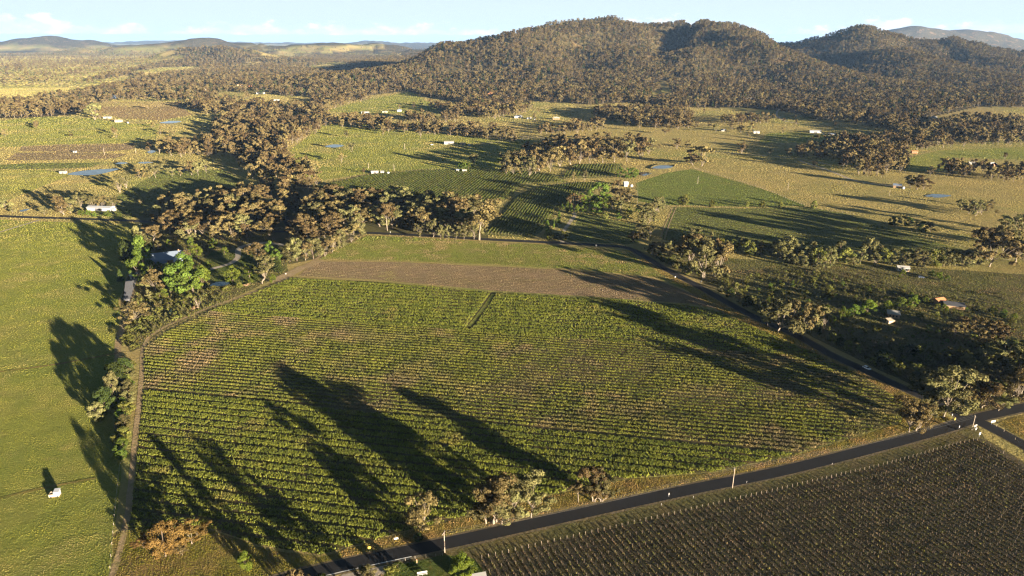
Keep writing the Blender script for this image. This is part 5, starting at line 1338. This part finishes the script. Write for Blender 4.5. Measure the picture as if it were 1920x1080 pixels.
house(1796, 305, 5, 5, 3.4, 0, 'white', 'white', 'white tank shed beside the cabin', 'shed', 'skillion', .3, (), 0)
house(1751, 222, 16, 10, 4.2, 0, 'white', 'white', 'white house in the right woodland', 'house', 'gable', .4)
house(1792, 223, 18, 9, 4, 0, 'cream', 'cream', 'cream house in the right woodland', 'house', 'gable', .4)
house(1714, 287, 14, 8, 3.4, -5, 'brick', 'terracotta', 'pinkish cottage in front of the right tree belt', 'house', 'gable', .4)
# scrub paddock shacks
house(1692, 507, 13, 8, 3.4, -15, 'white', 'white', 'white roofed shack below the tree line', 'shack', 'gable', .4)
house(1674, 594, 7, 5, 2.6, -20, 'timber', 'white', 'white roofed shack in the middle of the scrub', 'shack', 'skillion', .3)
house(1668, 606, 3.6, 2.6, 2.0, 10, 'cream', 'cream', 'tiny cream box hut in the scrub', 'shack', 'skillion', .3, (), 0)
house(1759, 568, 7, 5, 2.8, 20, 'timber', 'terracotta', 'small pink roofed shack in the scrub', 'shack', 'gable', .4)
house(1788, 577, 12, 6, 2.2, -20, 'timber', 'slate', 'low dark roofed ruin in the scrub', 'shack', 'skillion', .3, (), 0)
house(900, 1108, 4, 4, 4.2, 14, 'white', 'white', 'white roofed building cut by the bottom edge', 'house', 'skillion', .3)

def tank(x, y, r_, h, label):
    p = U(x, y)
    r = empty('water_tank', (p.x, p.y, p.z)); tag(r, label, 'water tank', 'farm water tanks')
    MB().tube([(0, 0, -.2), (0, 0, h)], [r_, r_], 18).build('body', M['zinc'], r)
    MB().tube([(0, 0, h + .003), (0, 0, h + r_ * .25)], [r_ * 1.03, .15], 18).build('lid', M['zinc'], r)
for x, y, lab in [(288, 497, 'round grey water tank beside the homestead'), (240, 231, 'water tank beside the hilltop farmhouse'), (728, 326, 'water tank beside the machinery shed'), (880, 273, 'water tank beside the low cream shed'), (1184, 350, 'water tank beside the two storey house'), (1002, 224, 'water tank beside the pale blue house'), (1693, 354, 'water tank beside the blue roofed barn'), (1843, 312, 'water tank beside the brick house on the flat'), (1544, 252, 'water tank beside the long pale shed'), (500, 410, 'water tank in the homestead grove')]:
    tank(x, y, 1.9, 2.6, lab)
# mobile hut in the pasture
p = U(104, 930)
r = empty('mobile_hut', (p.x, p.y, 0), math.radians(12), (.74, .74, .82)); tag(r, 'small white mobile hut with a dark open pen in the pasture', 'hut')
MB().box((0, 0, .35), (5.0, 2.9, .22)).build('skid', M['timber'], r)
MB().box((1.15, 0, 1.65), (2.5, 2.8, 2.4)).build('cabin', M['white'], r)
MB().add([(-.2, -1.6, 2.7), (2.6, -1.6, 2.7), (2.6, 1.6, 3.2), (-.2, 1.6, 3.2), (-.2, -1.6, 2.86), (2.6, -1.6, 2.86), (2.6, 1.6, 3.36), (-.2, 1.6, 3.36)], [(3, 2, 1, 0), (4, 5, 6, 7), (0, 1, 5, 4), (1, 2, 6, 5), (2, 3, 7, 6), (3, 0, 4, 7)]).build('roof', M['zinc'], r)
for c, d_ in (((-1.35, -1.4, 1.15), (2.4, .1, 1.4)), ((-1.35, 1.4, 1.15), (2.4, .1, 1.4)), ((-2.5, 0, 1.15), (.1, 2.7, 1.4))): MB().box(c, d_).build('pen_side', M['cream'], r)
MB().box((-1.35, 0, .52), (2.2, 2.6, .1)).build('pen_floor', M['slate'], r)
for sx in (-1.6, 1.6):
    for sy in (-1.55, 1.55):
        MB().tube([(sx, sy - .12, .35), (sx, sy + .12, .35)], [.35, .35], 10).build('wheel', M['tyre'], r)

# ------------------------------------------------------------------ vehicles
def car(x, y, deg, paint, label, name='car'):
    p = U(x, y)
    r = empty(name, (p.x, p.y, p.z + .08), math.radians(deg)); tag(r, label, 'car')
    body = MB().prism([(-2.25, .42), (2.2, .42), (2.28, .72), (2.15, .92), (1.1, 1.02), (-2.1, 1.05), (-2.3, .85)], -.9, .9)
    body.build('body', M[paint], r, bevel=.06)
    cab = MB()
    v = [(-1.9, -.82, 1.03), (1.0, -.82, 1.03), (1.0, .82, 1.03), (-1.9, .82, 1.03), (-1.5, -.66, 1.52), (.25, -.66, 1.52), (.25, .66, 1.52), (-1.5, .66, 1.52)]
    cab.add(v, [(0, 1, 5, 4), (1, 2, 6, 5), (2, 3, 7, 6), (3, 0, 4, 7), (3, 2, 1, 0)]).build('window', M['glass'], r)
    MB().box((-.62, 0, 1.545), (1.8, 1.36, .06)).build('roof', M[paint], r)
    for sx in (-1.45, 1.4):
        for sy in (-.86, .86):
            w_ = MB().tube([(sx, sy - .11, .34), (sx, sy + .11, .34)], [.34, .34], 12).build('wheel', M['tyre'], r)
            MB().tube([(sx, sy + (.105 if sy > 0 else -.125), .34), (sx, sy + (.125 if sy > 0 else -.105), .34)], [.18, .18], 10).build('rim', M['zinc'], w_)
    for sy in (-.62, .62):
        MB().box((2.24, sy, .74), (.1, .36, .16)).build('headlight', M['white'], r)
        MB().box((-2.27, sy, .82), (.08, .34, .16)).build('tail_light', M['sign_red'], r)
    return r
a_, b_ = U(1560, 666), U(1627, 697)
car(1625, 692, math.degrees(math.atan2(b_.y - a_.y, b_.x - a_.x)), 'car_white', 'white car driving on the diagonal road')
car(1727, 521, -20, 'car_blue', 'dark blue car parked below the tree line')
car(810, 272, 10, 'car_white', 'white car parked left of the wide white shed')
car(545, 247, 30, 'car_blue', 'dark car parked beside the cream farmhouse')
car(1576, 255, -10, 'car_white', 'white car parked beside the low grey shed')
car(345, 505, 60, 'car_white', 'white car parked in the homestead yard')
# white garden seat on the lawn
p = U(792, 1078)
r = empty('garden_seat', (p.x, p.y, .05), math.radians(14)); tag(r, 'long white garden seat on the dark lawn', 'bench')
MB().box((0, 0, .45), (3.4, .6, .1)).build('seat', M['white'], r)
MB().box((0, .32, .85), (3.4, .1, .62)).build('backrest', M['white'], r)
for sx in (-1.5, 0, 1.5): MB().box((sx, 0, .2), (.12, .5, .4)).build('leg', M['white'], r)

# ------------------------------------------------------------------ poles, wires, signs, fences
def pole(x, y, ytop, label, arm=True, deg=20):
    p = U(x, y); h = max(4.0, height_at(p, x, ytop))
    k = max(1.0, p.y / 700)
    r = empty('power_pole', (p.x, p.y, p.z), math.radians(deg)); tag(r, label, 'pole', 'power poles')
    MB().tube([(0, 0, -.3), (0, 0, h * .5), (0, 0, h)], [.17 * k, .15 * k, .12 * k], 7).build('post', M['pole'], r)
    if arm:
        MB().box((0, .18 * k, h - .45), (2.2, .14, .16)).build('crossarm', M['pole'], r)
        for sx in (-.95, 0, .95): MB().tube([(sx, .18 * k, h - .36), (sx, .18 * k, h - .12)], [.06, .04], 6).build('insulator', M['white'], r)
    return Vector((p.x, p.y, p.z + h))
tops = [pole(834, 1036, 998, 'grey power pole beside the garden lawn', True, 70), pole(1373, 915, 878, 'pale power pole beside the bare vineyard', True, 70), pole(1822, 806, 779, 'power pole with a crossarm at the crossroads', True, 60)]
for i, (x, y, yt, lab) in enumerate([(1477, 356, 341, 'power pole in the golden dry paddock'), (1308, 345, 331, 'power pole in the bright green crop'), (1667, 368, 355, 'power pole below the blue roofed barn'), (739, 321, 307, 'power pole right of the machinery shed'), (691, 316, 305, 'power pole behind the machinery shed'), (759, 280, 269, 'power pole in the open green paddock'), (791, 242, 231, 'power pole on the pale far road'), (196, 290, 277, 'power pole on the ploughed left slope'), (255, 287, 278, 'power pole by the creek pool'), (1514, 268, 258, 'power pole by the far right lane')]):
    pole(x, y, yt, lab, False)
def wire_run(a, b, label):
    root = empty('power_line', a); tag(root, label, 'wires')
    d = (b - a); n = Vector((-d.y, d.x, 0)).normalized()
    for s in (-.95, 0, .95):
        pts = []
        for k in range(13):
            t_ = k / 12
            q = d * t_ + n * s; pts.append((q.x, q.y, q.z - .25 - 4 * 1.6 * t_ * (1 - t_)))
        MB().tube(pts, [.018] * 13, 4).build('wire', M['wire'], root)
wire_run(tops[0], tops[1], 'power lines along the lower road beside the bare vineyard')
wire_run(tops[1], tops[2], 'power lines spanning to the crossroads pole')
def sign(x, y, w, h, zc, deg, mat, label, posts=1, cat='sign'):
    p = U(x, y)
    r = empty('road_sign', (p.x, p.y, p.z), math.radians(deg)); tag(r, label, cat)
    MB().box((0, 0, zc), (w, .06, h)).build('panel', M[mat], r, bevel=.015)
    for k in range(posts):
        MB().tube([((k - (posts - 1) / 2) * w * .6, .07, -.2), ((k - (posts - 1) / 2) * w * .6, .07, zc + h * .3)], [.045, .045], 6).build('post', M['zinc'], r)
sign(1828, 804, 1.9, .9, 1.7, 25, 'white', 'wide white board on two posts beside the crossroads pole', 2)
sign(1829.5, 808, 1.0, 1.0, 1.2, 25, 'white', 'small square white sign just below the crossroads pole')
sign(1836, 819, 1.3, 1.3, 1.7, 25, 'white', 'white sign at the vineyard corner')
sign(1861, 796, 2.6, 1.1, 1.7, 15, 'white', 'wide white board across the side road', 2)
sign(1790, 789, .5, 1.2, 1.0, 20, 'yellow', 'yellow marker at the mouth of the diagonal road')
sign(1785, 781, .4, .8, 1.0, 20, 'white', 'small pale marker at the mouth of the diagonal road')
sign(1798, 804, .4, 1.0, 1.2, 20, 'white', 'small white marker at the vineyard side of the crossroads')
sign(1314, 533, 1.5, 1.4, 2.2, 35, 'white', 'white sign on the bend of the diagonal road')
sign(1266, 522, 1.0, 1.0, 1.3, 35, 'white', 'small white sign on the field side of the diagonal road')
sign(1118, 464, 1.2, 1.6, 1.6, 0, 'white', 'white sign on the upper road')
sign(743, 1013, 1.6, .8, .8, 15, 'white', 'low white board near the leaning brown gum')
sign(693, 1035, .9, .9, 1.9, 10, 'yellow', 'yellow warning sign on the lower verge')
sign(732, 437, .6, .9, 1.0, 0, 'white', 'white marker on the upper road under the tall gum')
sign(536, 515, .9, .9, .8, 0, 'white', 'white box on the bare field corner', 1)
sign(1254, 931, .3, 1.0, 1.2, 20, 'white', 'thin white post on the golden verge')
for i, (x, y) in enumerate([(1300, 934), (1400, 906), (1560, 872), (1240, 948)]):
    sign(x, y, .14, .5, .8, 20, 'white', f'small white guide post, {ordinal(i + 1)} along the bare vineyard headland', 1, 'guide post')
sign(782, 1059, .3, 1.5, 1.6, 20, 'timber', 'brown timber marker on the dark lawn')
def fence(pts, label, gap=5.0, h=1.2):
    P = smooth_path([U(*p) for p in pts], gap)
    z = T(np.array([p.x for p in P]), np.array([p.y for p in P]))
    r = empty('fence', (P[0].x, P[0].y, float(z[0]))); tag(r, label, 'fence', None)
    k = max(1.0, P[0].y / 500)
    m_ = MB(); o = r.location
    for p, zz in zip(P, z): m_.tube([(p.x - o.x, p.y - o.y, zz - o.z - .2), (p.x - o.x, p.y - o.y, zz - o.z + h)], [.07 * k, .06 * k], 5)
    ob = m_.build('posts', M['pole'], r); ob['kind'] = 'stuff'
    for hz in (.45, .8, 1.1):
        MB().tube([(p.x - o.x, p.y - o.y, zz - o.z + hz) for p, zz in zip(P, z)], [.012 * k] * len(P), 3).build('wire', M['wire'], r)
fence([(204, 1100), (212, 1000), (222, 900), (228, 850)], 'wire fence between the pasture and the dirt track')
fence([(1302, 316), (1345, 328), (1430, 354), (1512, 386), (1600, 402)], 'dark wire fence between bright crop and dry paddock', 5, 1.5)
fence([(1868, 800), (1925, 840), (1990, 885)], 'wire fence along the far side of the side road')
fence([(1195, 384), (1196, 344)], 'short fence at the end of the bright crop', 4)
fence([(700, 1088), (760, 1052), (830, 1042)], 'garden fence below the lower road', 3)
fence([(1590, 404), (1700, 432), (1830, 470)], 'wire fence along the dark crop edge')
fence([(244, 420), (262, 423), (400, 434)], 'roadside fence of the left pasture')
# stacked prunings on the headlands
def brush_heap(x, y, s, label):
    p = U(x, y); m_ = MB(); rd = random.Random(int(x))
    for k in range(26):
        a, b = rd.uniform(0, 6.28), rd.uniform(.2, 1.2)
        q = Vector((rd.gauss(0, .5) * s, rd.gauss(0, .5) * s, rd.uniform(.05, .5) * s))
        d_ = Vector((math.cos(a), math.sin(a), rd.uniform(-.2, .5))) * s * b
        m_.tube([q - d_, q, q + d_], [.03 * s, .06 * s, .02 * s], 4)
    o = m_.build('brush_heap', M['timber'], None, (p.x, p.y, p.z)); tag(o, label, 'brush heap')
brush_heap(365, 578, 1.8, 'pale heap of fallen branches by the kitchen garden')
brush_heap(1660, 645, 2.0, 'grey heap of branches in the dark scrub')
brush_heap(463, 535, 1.6, 'heap of pale branches beside the garden pond')

# ------------------------------------------------------------------ air
bm = bmesh.new(); bmesh.ops.create_cube(bm, size=1.0)
me = bpy.data.meshes.new('haze'); bm.to_mesh(me); bm.free()
zl = float(gz.min()) - 1.5; zh = max(float(gz.max()) + 40, CAM_H + 20)
hz = link('haze', me, None, (0, 0, (zl + zh) / 2)); hz.scale = (96000, 96000, zh - zl)
m, t = base_mat('haze')
pv = t.nodes.new('ShaderNodeVolumePrincipled')
pv.inputs['Color'].default_value = (.33, .56, 1.0, 1)
pv.inputs['Density'].default_value = 2.0e-5
pv.inputs['Anisotropy'].default_value = .0
o = t.nodes.new('ShaderNodeOutputMaterial'); t.links.new(pv.outputs[0], o.inputs['Volume'])
me.materials.append(m)
tag(hz, 'thin pale haze over the valley', None, None, 'stuff')
